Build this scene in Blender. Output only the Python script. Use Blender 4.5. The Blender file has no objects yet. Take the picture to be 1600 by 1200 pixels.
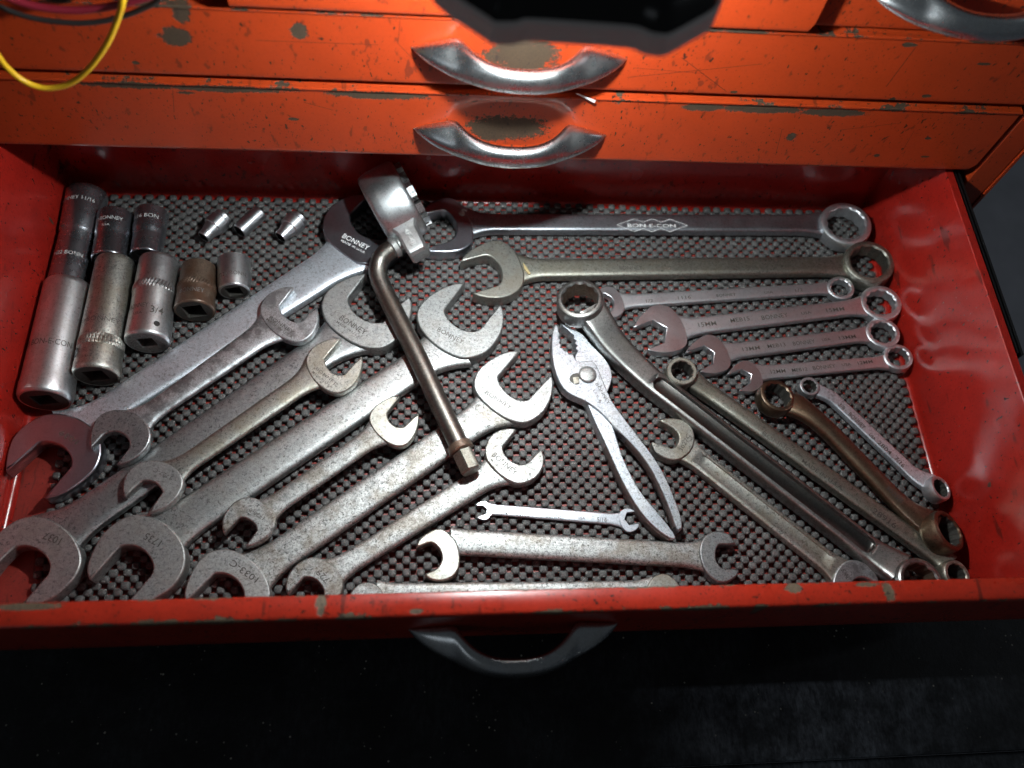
import bpy, math, random
from mathutils import Vector, Matrix, Euler
random.seed(7)
S = bpy.context.scene
COL = S.collection
PI = math.pi

# ------------------------------------------------------------------ camera
CAM = Vector((0.2448, -0.0870, 0.5004))
ROT = Euler((0.4564, -0.0914, -0.0451), 'XYZ')
FPX = 1315.27                                   # focal length in pixels of a 1600 px wide frame
cam = bpy.data.cameras.new('camera'); camo = bpy.data.objects.new('camera', cam); COL.objects.link(camo)
camo.location = CAM; camo.rotation_euler = ROT
cam.sensor_width = 36.0; cam.lens = 36.0 * FPX / 1600.0
cam.clip_start = 0.01; cam.clip_end = 20.0
cam.dof.use_dof = True; cam.dof.focus_distance = 0.52; cam.dof.aperture_fstop = 5.6
S.camera = camo
RM = ROT.to_matrix()

# ------------------------------------------------------------------ world, lamp light, exposure
w = bpy.data.worlds.new('World'); S.world = w; w.use_nodes = True
bg = w.node_tree.nodes['Background']; bg.inputs[0].default_value = (0.80, 0.90, 1.0, 1); bg.inputs[1].default_value = 0.036
LAMP = Vector((0.296, 0.178, 0.2935))
ld = bpy.data.lights.new('work_light_beam', 'POINT'); ld.shadow_soft_size = 0.0065
ld.energy = 5.1; ld.color = (0.91, 0.985, 1.0)
lo = bpy.data.objects.new('work_light_beam', ld); COL.objects.link(lo); lo.location = LAMP
wd_ = bpy.data.lights.new('shop_window_light', 'AREA'); wd_.shape = 'RECTANGLE'; wd_.size = 0.9; wd_.size_y = 0.5; wd_.energy = 0.8; wd_.color = (0.84, 0.92, 1.0)
wo_ = bpy.data.objects.new('shop_window_light', wd_); COL.objects.link(wo_); wo_.location = (-1.1, -1.5, 1.2)
wo_.rotation_euler = (Vector((0.3, 0.1, 0.1)) - Vector((-1.1, -1.5, 1.2))).to_track_quat('-Z', 'Y').to_euler()
wt_ = bpy.data.lights.new('shop_tube_light', 'AREA'); wt_.shape = 'RECTANGLE'; wt_.size = 0.06; wt_.size_y = 0.7; wt_.energy = 0.55; wt_.color = (0.84, 0.92, 1.0)
wq_ = bpy.data.objects.new('shop_tube_light', wt_); COL.objects.link(wq_); wq_.location = (1.75, 0.25, 0.72)
wq_.rotation_euler = (Vector((0.4, 0.15, 0.0)) - Vector((1.75, 0.25, 0.72))).to_track_quat('-Z', 'Y').to_euler()
S.view_settings.view_transform = 'Standard'; S.view_settings.look = 'None'
S.view_settings.exposure = 0.0; S.view_settings.gamma = 1.0; S.view_settings.use_curve_mapping = False
S.cycles.max_bounces = 5; S.cycles.glossy_bounces = 3; S.cycles.diffuse_bounces = 2
S.cycles.sample_clamp_indirect = 6.0

# ------------------------------------------------------------------ surveying helpers (photo point -> point on a plane of the place)
def ray(x, y): return RM @ Vector(((x - 800) / FPX, -(y - 600) / FPX, -1.0))
def onz(x, y, z):
    d = ray(x, y); return CAM + d * ((z - CAM.z) / d.z)
def ony(x, y, Y):
    d = ray(x, y); return CAM + d * ((Y - CAM.y) / d.y)
def onx(x, y, X):
    d = ray(x, y); return CAM + d * ((X - CAM.x) / d.x)

# ------------------------------------------------------------------ node materials
def newmat(name):
    m = bpy.data.materials.new(name); m.use_nodes = True
    nt = m.node_tree; b = nt.nodes['Principled BSDF']
    return m, nt, b
def N(nt, t, **k):
    n = nt.nodes.new(t)
    for a, v in k.items(): setattr(n, a, v)
    return n
def pos(nt):
    for n in nt.nodes:
        if n.type == 'NEW_GEOMETRY': return n.outputs['Position']
    return N(nt, 'ShaderNodeNewGeometry').outputs['Position']
def noise(nt, scale, detail=3, rough=0.6, vec=None, stretch=None):
    n = N(nt, 'ShaderNodeTexNoise'); n.inputs['Scale'].default_value = scale
    n.inputs['Detail'].default_value = detail; n.inputs['Roughness'].default_value = rough
    v = vec or pos(nt)
    if stretch:
        mp = N(nt, 'ShaderNodeMapping'); mp.inputs['Scale'].default_value = stretch[:3]
        if len(stretch) > 3: mp.inputs['Rotation'].default_value = stretch[3]
        nt.links.new(v, mp.inputs['Vector']); v = mp.outputs[0]
    nt.links.new(v, n.inputs['Vector'])
    return n.outputs['Fac']
def ramp(nt, src, stops):
    r = N(nt, 'ShaderNodeValToRGB'); e = r.color_ramp.elements
    while len(e) < len(stops): e.new(0.5)
    for i, (p, c) in enumerate(stops):
        e[i].position = p; e[i].color = (c, c, c, 1) if not isinstance(c, tuple) else (*c, 1)
    nt.links.new(src, r.inputs[0]); return r.outputs[0]
def mth(nt, op, a, b=None, c=None, clamp=False):
    n = N(nt, 'ShaderNodeMath', operation=op); n.use_clamp = clamp
    for i, v in enumerate((a, b, c)):
        if v is None: continue
        if isinstance(v, (int, float)): n.inputs[i].default_value = v
        else: nt.links.new(v, n.inputs[i])
    return n.outputs[0]
def mix(nt, fac, a, b):
    n = N(nt, 'ShaderNodeMix', data_type='RGBA')
    for i, v in ((0, fac), (6, a), (7, b)):
        if isinstance(v, (int, float)): n.inputs[i].default_value = v
        elif isinstance(v, tuple): n.inputs[i].default_value = (*v, 1)
        else: nt.links.new(v, n.inputs[i])
    return n.outputs[2]
def bump(nt, b, h, dist, strength=1.0, prev=None):
    n = N(nt, 'ShaderNodeBump'); n.inputs['Strength'].default_value = strength; n.inputs['Distance'].default_value = dist
    nt.links.new(h, n.inputs['Height'])
    if prev: nt.links.new(prev, n.inputs['Normal'])
    nt.links.new(n.outputs[0], b.inputs['Normal']); return n.outputs[0]

def steel(name, col, rough=0.4, metal=0.85, speck=0.35, stain=0.3, staincol=None, bumpd=0.00006, sc=1.0, scratch=0.0, coat=0.35):
    col = (col[0] * 0.955, col[1], col[2] * 1.03)
    m, nt, b = newmat(name)
    fine = noise(nt, 1300 * sc, 1, 0.6); med = noise(nt, 430 * sc, 3, 0.65); big = noise(nt, 60 * sc, 3, 0.62)
    f = ramp(nt, fine, [(0.34, 1 - 0.75 * speck), (0.54, 1.0)])
    g = ramp(nt, med, [(0.36, 1 - 0.7 * speck), (0.56, 1.0)])
    v = mth(nt, 'MULTIPLY', f, g)
    c = mix(nt, v, tuple(x * 0.35 for x in col), col)
    pits = ramp(nt, noise(nt, 620 * sc, 2, 0.6), [(0.585, 0.0), (0.66, min(1.0, 1.15 * speck))])
    c = mix(nt, pits, c, tuple(x * 0.22 for x in col))
    oi = N(nt, 'ShaderNodeObjectInfo'); tone = mth(nt, 'MULTIPLY_ADD', oi.outputs['Random'], 0.22, 0.86)
    hs = N(nt, 'ShaderNodeHueSaturation'); nt.links.new(c, hs.inputs['Color']); nt.links.new(tone, hs.inputs['Value']); c = hs.outputs['Color']
    sm = ramp(nt, big, [(0.46, 0.0), (0.62, stain)])
    c = mix(nt, sm, c, staincol or tuple(x * 0.6 for x in col))
    nt.links.new(c, b.inputs['Base Color'])
    b.inputs['Metallic'].default_value = metal
    r = mth(nt, 'MULTIPLY_ADD', big, 0.22, rough - 0.11)
    r = mth(nt, 'MULTIPLY_ADD', v, -0.12, mth(nt, 'ADD', r, 0.12))
    nt.links.new(r, b.inputs['Roughness'])
    h = mth(nt, 'ADD', mth(nt, 'MULTIPLY', fine, 0.5), med)
    if scratch > 0:
        s1 = noise(nt, 60, 2, 0.5, stretch=(1, 40, 40, (0, 0, 0.7)))
        h = mth(nt, 'MULTIPLY_ADD', s1, scratch, h)
    bump(nt, b, h, bumpd, 1.0)
    b.inputs['Coat Weight'].default_value = coat; b.inputs['Coat Roughness'].default_value = 0.28; b.inputs['Coat IOR'].default_value = 1.8
    return m

def plain(name, col, rough=0.5, metal=0.0, bumpd=0.0, bscale=400, var=0.0):
    m, nt, b = newmat(name); b.inputs['Roughness'].default_value = rough; b.inputs['Metallic'].default_value = metal
    f = noise(nt, bscale, 4, 0.65)
    nt.links.new(mix(nt, ramp(nt, f, [(0.3, 0), (0.7, 1)]), tuple(x * (1 - var) for x in col), col), b.inputs['Base Color'])
    if bumpd: bump(nt, b, f, bumpd)
    return m

CHIP = (0.052, 0.034, 0.019)
def paint(name, col, rough=0.3, edges=(), blobs=(), speck=1.0, dents=0.0, grime=0.15, chipcol=CHIP, lines=(), scuff=0.0, relief=True):
    """enamel over bare steel; edges = (axis, value, width), blobs = (centre, radii)"""
    m, nt, b = newmat(name); P = pos(nt)
    sep = N(nt, 'ShaderNodeSeparateXYZ'); nt.links.new(P, sep.inputs[0])
    rag = noise(nt, 260, 3, 0.7); rag2 = noise(nt, 38, 2, 0.6); fine = noise(nt, 900, 2, 0.6)
    mask = None; nick = None
    def add(mk, small=False):
        nonlocal mask, nick
        if small:
            nick = mk if nick is None else mth(nt, 'MAXIMUM', nick, mk); return
        mask = mk if mask is None else mth(nt, 'MAXIMUM', mask, mk)
    # little nicks
    nk = noise(nt, 480, 1, 0.5, stretch=(1, 1, 0.5, (0.0, 0.35, 0.5)))
    dens = ramp(nt, noise(nt, 22, 2, 0.5), [(0.38, 0.0), (0.64, 0.050 * speck)])
    add(mth(nt, 'MULTIPLY', ramp(nt, mth(nt, 'ADD', nk, dens), [(0.735, 0.0), (0.75, 1.0)]), 0.9), True)
    nk2 = noise(nt, 900, 1, 0.5, stretch=(1, 1, 0.6, (0.0, -0.5, 0.5)))
    add(mth(nt, 'MULTIPLY', ramp(nt, mth(nt, 'ADD', nk2, mth(nt, 'MULTIPLY', dens, 0.9)), [(0.73, 0.0), (0.75, 1.0)]), 0.8), True)
    for (a0, a1, wd) in lines:                     # scratches: segment a0-a1
        d = (a1 - a0); L2 = d.dot(d)
        s = N(nt, 'ShaderNodeVectorMath', operation='SUBTRACT'); nt.links.new(P, s.inputs[0]); s.inputs[1].default_value = a0
        dt = N(nt, 'ShaderNodeVectorMath', operation='DOT_PRODUCT'); nt.links.new(s.outputs[0], dt.inputs[0]); dt.inputs[1].default_value = d / L2
        t = mth(nt, 'MINIMUM', mth(nt, 'MAXIMUM', dt.outputs['Value'], 0.0), 1.0)
        sc_ = N(nt, 'ShaderNodeVectorMath', operation='SCALE'); sc_.inputs[0].default_value = d; nt.links.new(t, sc_.inputs['Scale'])
        q = N(nt, 'ShaderNodeVectorMath', operation='SUBTRACT'); nt.links.new(s.outputs[0], q.inputs[0]); nt.links.new(sc_.outputs[0], q.inputs[1])
        ln = N(nt, 'ShaderNodeVectorMath', operation='LENGTH'); nt.links.new(q.outputs[0], ln.inputs[0])
        dd = mth(nt, 'MULTIPLY_ADD', mth(nt, 'SUBTRACT', fine, 0.5), wd * 2.0, ln.outputs['Value'])
        add(mth(nt, 'MULTIPLY', mth(nt, 'LESS_THAN', dd, wd), 0.75), True)
    for ed in edges:
        ax, val, wd = ed[0], ed[1], ed[-1]
        dist = mth(nt, 'ABSOLUTE', mth(nt, 'SUBTRACT', sep.outputs[ax], val))
        if len(ed) == 5:
            dist = mth(nt, 'ADD', dist, mth(nt, 'ABSOLUTE', mth(nt, 'SUBTRACT', sep.outputs[ed[2]], ed[3])))
        t = mth(nt, 'SUBTRACT', 1.0, mth(nt, 'DIVIDE', dist, wd))
        t = mth(nt, 'ADD', t, mth(nt, 'MULTIPLY_ADD', rag, 2.2, -1.55))
        t = mth(nt, 'ADD', t, mth(nt, 'MULTIPLY_ADD', rag2, 3.4, -1.78))
        add(ramp(nt, t, [(0.48, 0.0), (0.55, 1.0)]))
    for (c, r) in blobs:
        s = N(nt, 'ShaderNodeVectorMath', operation='SUBTRACT'); nt.links.new(P, s.inputs[0]); s.inputs[1].default_value = c
        q = N(nt, 'ShaderNodeVectorMath', operation='DIVIDE'); nt.links.new(s.outputs[0], q.inputs[0]); q.inputs[1].default_value = r
        ln = N(nt, 'ShaderNodeVectorMath', operation='LENGTH'); nt.links.new(q.outputs[0], ln.inputs[0])
        t = mth(nt, 'ADD', ln.outputs['Value'], mth(nt, 'MULTIPLY_ADD', rag, 1.2, -0.6))
        t = mth(nt, 'ADD', t, mth(nt, 'MULTIPLY_ADD', fine, 0.8, -0.4))
        add(ramp(nt, t, [(0.86, 1.0), (1.0, 0.0)]))
    gr = ramp(nt, noise(nt, 30, 3, 0.65), [(0.35, 1 - grime), (0.65, 1.0)])
    if scuff > 0:
        sc1 = noise(nt, 210, 2, 0.6, stretch=(1, 0.16, 0.5, (0.5, 0.2, 0.4))); sc2 = ramp(nt, noise(nt, 16, 2, 0.6), [(0.42, 0.0), (0.62, 0.05)])
        add(mth(nt, 'MULTIPLY', ramp(nt, mth(nt, 'ADD', sc1, sc2), [(0.66, 0.0), (0.72, 1.0)]), scuff), True)
    gf = ramp(nt, noise(nt, 520, 2, 0.7), [(0.33, 1 - grime * 0.8), (0.55, 1.0)])
    base = mix(nt, mth(nt, 'MULTIPLY', gr, gf), tuple(x * 0.35 for x in col), col)
    chipv = mix(nt, ramp(nt, fine, [(0.35, 0.0), (0.65, 1.0)]), tuple(x * 0.8 for x in chipcol), tuple(x * 1.2 for x in chipcol))
    c = mix(nt, mask, base, chipv) if mask else base
    c = mix(nt, nick, c, (0.018, 0.012, 0.009))
    mask = mask or nick
    nt.links.new(c, b.inputs['Base Color'])
    rr = mth(nt, 'MULTIPLY_ADD', mask, 0.35, mth(nt, 'MULTIPLY_ADD', rag2, 0.25, rough - 0.12))
    nt.links.new(rr, b.inputs['Roughness'])
    prev = None
    if dents > 0:
        dn = noise(nt, 24, 2, 0.4)
        prev = bump(nt, b, dn, dents)
    op = noise(nt, 1100, 2, 0.5)
    prev = bump(nt, b, op, 0.00002, 0.6, prev)
    if relief: bump(nt, b, mth(nt, 'SUBTRACT', 1.0, mask), 0.00015, 0.9, prev)
    return m

MAT = {}

# ------------------------------------------------------------------ objects
def tag(o, label, cat, group=None):
    o['label'] = label; o['category'] = cat
    if group: o['group'] = group
    return o
def thing(name, label, cat, loc, group=None):
    o = bpy.data.objects.new(name, None); COL.objects.link(o); o.location = loc
    o.empty_display_size = 0.01
    return tag(o, label, cat, group)
def rootloc(o):
    v = Vector((0, 0, 0))
    while o is not None: v += o.location; o = o.parent
    return v
def obj(name, data, mat, parent=None, sharp=40, kind=None):
    vs, fs = data[0], data[1]; flat = data[2] if len(data) > 2 else ()
    me = bpy.data.meshes.new(name)
    off = rootloc(parent) if parent else Vector((0, 0, 0))
    me.from_pydata([Vector(v) - off for v in vs], [], fs)
    me.polygons.foreach_set('use_smooth', [True] * len(fs))
    me.set_sharp_from_angle(angle=math.radians(sharp))
    for i in flat: me.polygons[i].use_smooth = False
    me.materials.append(mat)
    me.validate()
    o = bpy.data.objects.new(name, me); COL.objects.link(o)
    if parent: o.parent = parent
    if kind: o['kind'] = kind
    return o
def struct(name, data, mat, sharp=40):
    o = obj(name, data, mat, None, sharp); o['kind'] = 'structure'; return o
def merge(*ds):
    vs, fs, fl = [], [], []
    for d in ds:
        o = len(vs); n = len(fs); vs += list(d[0]); fs += [tuple(i + o for i in f) for f in d[1]]
        if len(d) > 2: fl += [i + n for i in d[2]]
    return vs, fs, fl
def box(x0, x1, y0, y1, z0, z1, bv=0.0):
    if bv <= 0:
        v = [(x, y, z) for z in (z0, z1) for y in (y0, y1) for x in (x0, x1)]
        return v, [(0, 2, 3, 1), (4, 5, 7, 6), (0, 1, 5, 4), (2, 6, 7, 3), (0, 4, 6, 2), (1, 3, 7, 5)], ()
    pr = [(z0, bv), (z0 + bv, 0), (z1 - bv, 0), (z1 - 0.3 * bv, 0.3 * bv), (z1, bv)]
    def loop(z, i):
        a, b_, c, d = x0 + i, x1 - i, y0 + i, y1 - i; r = bv
        return [(a + r, c, z), (b_ - r, c, z), (b_, c + r, z), (b_, d - r, z), (b_ - r, d, z), (a + r, d, z), (a, d - r, z), (a, c + r, z)]
    return loops([loop(z, i) for z, i in pr])
def loops(ls, caps=(True, True), closed=True):
    n = len(ls[0]); vs = [v for l in ls for v in l]; fs = []; fl = []
    for k in range(len(ls) - 1):
        for i in range(n if closed else n - 1):
            j = (i + 1) % n
            fs.append((k * n + i, k * n + j, (k + 1) * n + j, (k + 1) * n + i))
    if caps[0]: fl.append(len(fs)); fs.append(tuple(range(n - 1, -1, -1)))
    if caps[1]: fl.append(len(fs)); fs.append(tuple((len(ls) - 1) * n + i for i in range(n)))
    return vs, fs, fl
def area2(p): return sum(p[i].x * p[(i + 1) % len(p)].y - p[(i + 1) % len(p)].x * p[i].y for i in range(len(p)))
def inset(p, d):
    out = []; n = len(p)
    for i in range(n):
        a, b_, c = p[i - 1], p[i], p[(i + 1) % n]
        e1 = (b_ - a); e2 = (c - b_)
        if e1.length < 1e-9: e1 = e2
        if e2.length < 1e-9: e2 = e1
        e1 = e1.normalized(); e2 = e2.normalized()
        n1 = Vector((-e1.y, e1.x)); n2 = Vector((-e2.y, e2.x)); m = n1 + n2
        if m.length < 0.3: m = (e1 - e2)
        m = m.normalized(); k = max(0.42, m.dot(n1))
        out.append(b_ + m * (d / k))
    return out
def fill(p):
    """Delaunay triangles inside a simple polygon"""
    from mathutils.geometry import delaunay_2d_cdt
    n = len(p); r_ = delaunay_2d_cdt(p, [(i, (i + 1) % n) for i in range(n)], [], 1, 1e-9)
    back = [o[0] if o else None for o in r_[3]]
    return [tuple(back[i] for i in f) for f in r_[2] if None not in [back[i] for i in f]]
def clean(p):
    """drop repeated points and cut off crossing loops of a traced outline"""
    q = [v for i, v in enumerate(p) if (v - p[i - 1]).length > 2e-5]
    def inter(a, b_, c, d):
        def o(u, v, w_): return (v.x - u.x) * (w_.y - u.y) - (v.y - u.y) * (w_.x - u.x)
        return o(a, b_, c) * o(a, b_, d) < 0 and o(c, d, a) * o(c, d, b_) < 0
    again = True
    while again:
        again = False; n = len(q)
        for i in range(n):
            for k in range(2, n - 1):
                j = (i + k) % n
                if inter(q[i], q[(i + 1) % n], q[j], q[(j + 1) % n]):
                    if k < n / 2: q = [v for t, v in enumerate(q) if t not in {(i + m) % n for m in range(1, k + 1)}]
                    else: q = [v for t, v in enumerate(q) if t not in {(j + m) % n for m in range(1, n - k + 1)}]
                    again = True; break
            if again: break
    return q
def prism(p, z0, z1, bv=0.0006, top=None):
    """p: list of 2D Vectors, any winding; z may be functions of (x,y)"""
    p = clean(p)
    if area2(p) < 0: p = p[::-1]
    f0 = z0 if callable(z0) else (lambda x, y: z0); f1 = z1 if callable(z1) else (lambda x, y: z1)
    L = []
    for k, (i, up, dz) in enumerate(((bv, 0, 0), (0, 0, bv), (0, 1, -bv), (0.3 * bv, 1, -0.3 * bv), (bv, 1, 0))):
        q = inset(p, i) if i else p
        L.append([(v.x, v.y, (f1 if up else f0)(v.x, v.y) + dz) for v in q])
    vs, fs, fl = loops(L, (False, False)); n = len(p); tl = inset(p, bv); o = (len(L) - 1) * n
    for t in fill(tl):
        A, B, C = (tl[i] for i in t); ar = (B.x - A.x) * (C.y - A.y) - (B.y - A.y) * (C.x - A.x)
        if ar < 0: t = t[::-1]
        fl.append(len(fs)); fs.append(tuple(o + i for i in t))
        fl.append(len(fs)); fs.append(tuple(reversed(t)))
    return vs, fs, fl
def cr(pts, n=4, closed=False):
    out = []; m = len(pts)
    for i in range(m if closed else m - 1):
        if closed: a, b_, c, d = pts[i - 1], pts[i], pts[(i + 1) % m], pts[(i + 2) % m]
        else: a, b_, c, d = pts[max(i - 1, 0)], pts[i], pts[i + 1], pts[min(i + 2, m - 1)]
        for k in range(n):
            t = k / n
            out.append(0.5 * ((2 * b_) + (c - a) * t + (2 * a - 5 * b_ + 4 * c - d) * t * t + (3 * b_ - a - 3 * c + d) * t ** 3))
    if not closed: out.append(pts[-1])
    return out
def relax(p, it=4):
    for _ in range(it):
        p = [p[0]] + [p[i] * 0.5 + (p[i - 1] + p[i + 1]) * 0.25 for i in range(1, len(p) - 1)] + [p[-1]]
    return p
UCOL = [-1, -0.985, -0.94, -0.86, -0.74, -0.66, -0.60, -0.4, -0.2, 0, 0.2, 0.4, 0.60, 0.66, 0.74, 0.86, 0.94, 0.985, 1]
def section(c, t, hw, ht, n=3.2, up=Vector((0, 0, 1)), groove=None, flatb=None):
    t = t.normalized(); s = t.cross(up).normalized(); u = s.cross(t).normalized()
    out = []
    def prof(x, e): return (max(0.0, 1 - abs(x) ** e)) ** (1.0 / e)
    for x in UCOL:
        xx = x; z = ht * prof(x, n)
        if groove and groove[0] > 0:
            if abs(x) <= 0.66:
                xx = x * groove[1]
                z = ht * prof(xx, n) - (groove[0] * (1.0 - 0.25 * (abs(x) / 0.6) ** 2.5) if abs(x) <= 0.6 else 0.0)
        out.append(c + s * (xx * hw) + u * z)
    for x in UCOL[-2:0:-1]:
        out.append(c + s * (x * hw) - u * (ht * prof(x, flatb or n)))
    return out
def loft(stations, caps=(True, True), n=3.2):
    """stations: (centre, half width, half thickness[, groove])"""
    L = []; m = len(stations)
    for i, st in enumerate(stations):
        a = stations[max(i - 1, 0)][0]; b_ = stations[min(i + 1, m - 1)][0]
        L.append([tuple(v) for v in section(st[0], b_ - a, st[1], st[2], n, groove=st[3] if len(st) > 3 else None)])
    return loops(L, caps)
def tube(path, r, seg=14, caps=(True, True), rad=None):
    L = []; m = len(path); s = None
    for i, c in enumerate(path):
        t = (path[min(i + 1, m - 1)] - path[max(i - 1, 0)]).normalized()
        if s is None:
            s = t.cross(Vector((0, 0, 1)))
            if s.length < 0.1: s = t.cross(Vector((0, 1, 0)))
        s = (s - t * s.dot(t)).normalized(); u = s.cross(t)
        rr = rad[i] if rad else r
        L.append([tuple(c + s * (rr * math.cos(2 * PI * k / seg)) + u * (rr * math.sin(2 * PI * k / seg))) for k in range(seg)])
    return loops(L, caps)
def frame(axis, up=Vector((0, 0, 1))):
    a = axis.normalized(); s = a.cross(up)
    if s.length < 1e-3: s = a.cross(Vector((0, 1, 0)))
    s.normalize(); return a, s, s.cross(a)
def lathe(origin, axis, prof, seg=48, caps=(True, True), up=Vector((0, 0, 1))):
    """prof: (t, r) or (t, function of angle)"""
    a, s, u = frame(axis, up); L = []
    for t, r in prof:
        l = []
        for k in range(seg):
            th = 2 * PI * k / seg; rr = r(th) if callable(r) else r
            l.append(tuple(origin + a * t + s * (rr * math.cos(th)) + u * (rr * math.sin(th))))
        L.append(l)
    return loops(L, caps)
def star(r0, n=12, amp=0.075):
    def f(th):
        k = (th / (2 * PI) * n) % 1.0
        return r0 * (1 - amp + 2 * amp * abs(k - 0.5) * 1.0)
    return f
def square(a, rot=0.0):
    def f(th):
        t = th + rot
        return a / max(abs(math.cos(t)), abs(math.sin(t)))
    return f

# ------------------------------------------------------------------ lettering
def textmesh(s):
    cu = bpy.data.curves.new('lettering', 'FONT'); cu.body = s; cu.size = 1.0; cu.align_x = 'LEFT'; cu.resolution_u = 2
    cu.offset = TXT_OFF[0]
    o = bpy.data.objects.new('lettering', cu); COL.objects.link(o)
    bpy.context.view_layer.update()
    dg = bpy.context.evaluated_depsgraph_get()
    me = bpy.data.meshes.new_from_object(o.evaluated_get(dg))
    vs = [v.co.copy() for v in me.vertices]; fs = [tuple(p.vertices) for p in me.polygons]
    bpy.data.objects.remove(o); bpy.data.curves.remove(cu); bpy.data.meshes.remove(me)
    return vs, fs
TXT_OFF = [0.004]
def lettering(root, s, p0, p1, z, mat, h=None, parent=None, lift=0.00012):
    """writing whose baseline runs p0 -> p1 (photo points) on the plane z"""
    a = onz(*p0, z); b_ = onz(*p1, z); vs, fs = textmesh(s)
    if not vs: return
    x0 = min(v.x for v in vs); x1 = max(v.x for v in vs)
    e = (b_ - a); L = e.length; e.normalize(); n = Vector((-e.y, e.x, 0))
    k = L / (x1 - x0); kh = k if h is None else h / 0.7
    out = [a + e * ((v.x - x0) * k) + n * (v.y * kh) + Vector((0, 0, lift)) for v in vs]
    return obj('lettering', (out, fs), mat, parent or root)
def lettering3(root, s, o, e, n, width, h, mat, wrap=None):
    """writing at o along e with up n; wrap = (axis point, axis dir, radius fn) bends it round a cylinder"""
    vs, fs = textmesh(s)
    if not vs: return
    x0 = min(v.x for v in vs); x1 = max(v.x for v in vs); k = width / (x1 - x0)
    out = []
    for v in vs:
        p = o + e * ((v.x - x0) * k - (width / 2 if wrap else 0)) + n * (v.y * h / 0.7)
        out.append(p)
    if wrap:
        c, a, r, sdir, udir, ang0 = wrap
        out2 = []
        for v in vs:
            th = ang0 - (((v.x - x0) * k) - width / 2) / r
            th = 2 * ang0 - th
            out2.append(c + a * (-(v.y * h / 0.7)) + sdir * ((r + 0.0001) * math.cos(th)) + udir * ((r + 0.0001) * math.sin(th)))
        out = out2
    return obj('lettering', (out, fs), mat, root)

# ------------------------------------------------------------------ the place: sizes
W, D, H, YF = 0.58, 0.3084, 0.0985, 0.260      # drawer inside width, depth, wall height; plane of the closed fronts
YL = -0.0115                                    # front face of the open drawer
V = Vector
def fr(x, y, Y=YF): return ony(x, y, Y)

ORANGE = (0.41, 0.044, 0.0085); RED = (0.37, 0.017, 0.011)
MAT['front1'] = paint('enamel_front_low', ORANGE, 0.34, edges=[(2, 0.1535, 0.0042), (2, 0.1025, 0.0011)],
    blobs=[(fr(792, 208), (0.026, 0.02, 0.0105)), (fr(770, 215), (0.012, 0.02, 0.008)), (fr(742, 163), (0.0022, .02, 0.002)), (fr(590, 148), (0.030, 0.02, 0.0035)),
           (fr(350, 138), (0.038, 0.02, 0.003)), (fr(205, 132), (0.030, 0.02, 0.003)), (fr(1190, 170), (0.030, 0.02, 0.0035)),
           (fr(1300, 176), (0.022, 0.02, 0.003)), (fr(1095, 168), (0.012, 0.02, 0.0032)), (fr(458, 186), (0.003, 0.02, 0.0012)),
           (fr(1236, 214), (0.003, 0.02, 0.0035)), (fr(1370, 243), (0.0022, 0.02, 0.0016)), (fr(1445, 245), (0.003, .02, .001)),
           (fr(1450, 216), (0.0022, .02, .0011)), (fr(290, 145), (.005, .02, .0012))],
    lines=[(fr(1222, 202), fr(1212, 242), 0.0002), (fr(270, 140), fr(272, 175), 0.00018), (fr(475, 160), fr(520, 172), 0.00018),
           (fr(1315, 203), fr(1400, 193), 0.00018), (fr(1410, 236), fr(1428, 205), 0.00015)], speck=1.2, scuff=0.5)
MAT['front2'] = paint('enamel_front_mid', ORANGE, 0.34, edges=[(2, 0.2045, 0.0025), (2, 0.1595, 0.0013)],
    blobs=[(fr(815, 95), (0.021, 0.02, 0.013)), (fr(275, 57), (0.0085, 0.02, 0.0065)), (fr(284, 22), (0.0045, 0.02, 0.006)),
           (fr(468, 49), (0.0048, 0.02, 0.0052)), (fr(1394, 156), (0.0022, .02, .002)), (fr(1448, 150), (.0028, .02, .0014)),
           (fr(1147, 144), (.0022, .02, .001)), (fr(1538, 100), (.0045, .02, .001)), (fr(1420, 70), (.005, .02, .0015)), (fr(212, 98), (.0018, .02, .0012))],
    lines=[(fr(1065, 90), fr(1135, 143), 0.00022), (fr(980, 121), fr(1190, 100), 0.0002), (fr(990, 106), fr(1100, 115), 0.00016),
           (fr(400, 63), fr(590, 70), 0.0002), (fr(1430, 75), fr(1385, 135), 0.0003), (fr(625, 30), fr(622, 68), 0.00016), (fr(622, 68), fr(645, 92), 0.00016)], speck=1.25, scuff=0.5)
MAT['front3'] = paint('enamel_front_top', ORANGE, 0.36, edges=[(2, 0.2065, 0.0010)], speck=1.3, scuff=0.5,
    blobs=[(fr(595, 20), (.003, .02, .0009))])
MAT['body'] = paint('enamel_body', ORANGE, 0.4, speck=1.2)
MAT['inner'] = paint('enamel_drawer_inside', RED, 0.22, speck=0.9, dents=0.0015, grime=0.30, scuff=0.55, relief=False,
    blobs=[(ony(900, 324, D), (.004, .01, .0016)), (onx(1546, 757, W), (.01, .0016, .0018)), (onx(80, 345, 0.), (.01, .0011, .005))])
MAT['floorpan'] = paint('enamel_drawer_floor', (0.30, 0.033, 0.023), 0.45, speck=0.6, grime=0.4, scuff=0.5, relief=False)
MAT['lip'] = paint('enamel_lip', (0.43, 0.027, 0.011), 0.30, edges=[(1, 0.0, 2, H, 0.0016), (1, -0.0112, 2, H - 0.0006, 0.0046)], speck=1.5, scuff=0.6, grime=0.3,
    blobs=[(onz(1240, 919, H), (.0045, .0028, .02)), (onz(1388, 925, H), (.003, .005, .02)), (onz(502, 938, H), (.0024, .007, .02)),
           (onz(40, 948, H), (.018, .0018, .02)), (onz(1355, 913, H), (.006, .0013, .02)), (onz(650, 955, H), (.003, .0012, .02)), (onz(1190, 947, H), (.004, .001, .02))],
    chipcol=(0.12, 0.088, 0.055))
MAT['liptan'] = None
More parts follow.
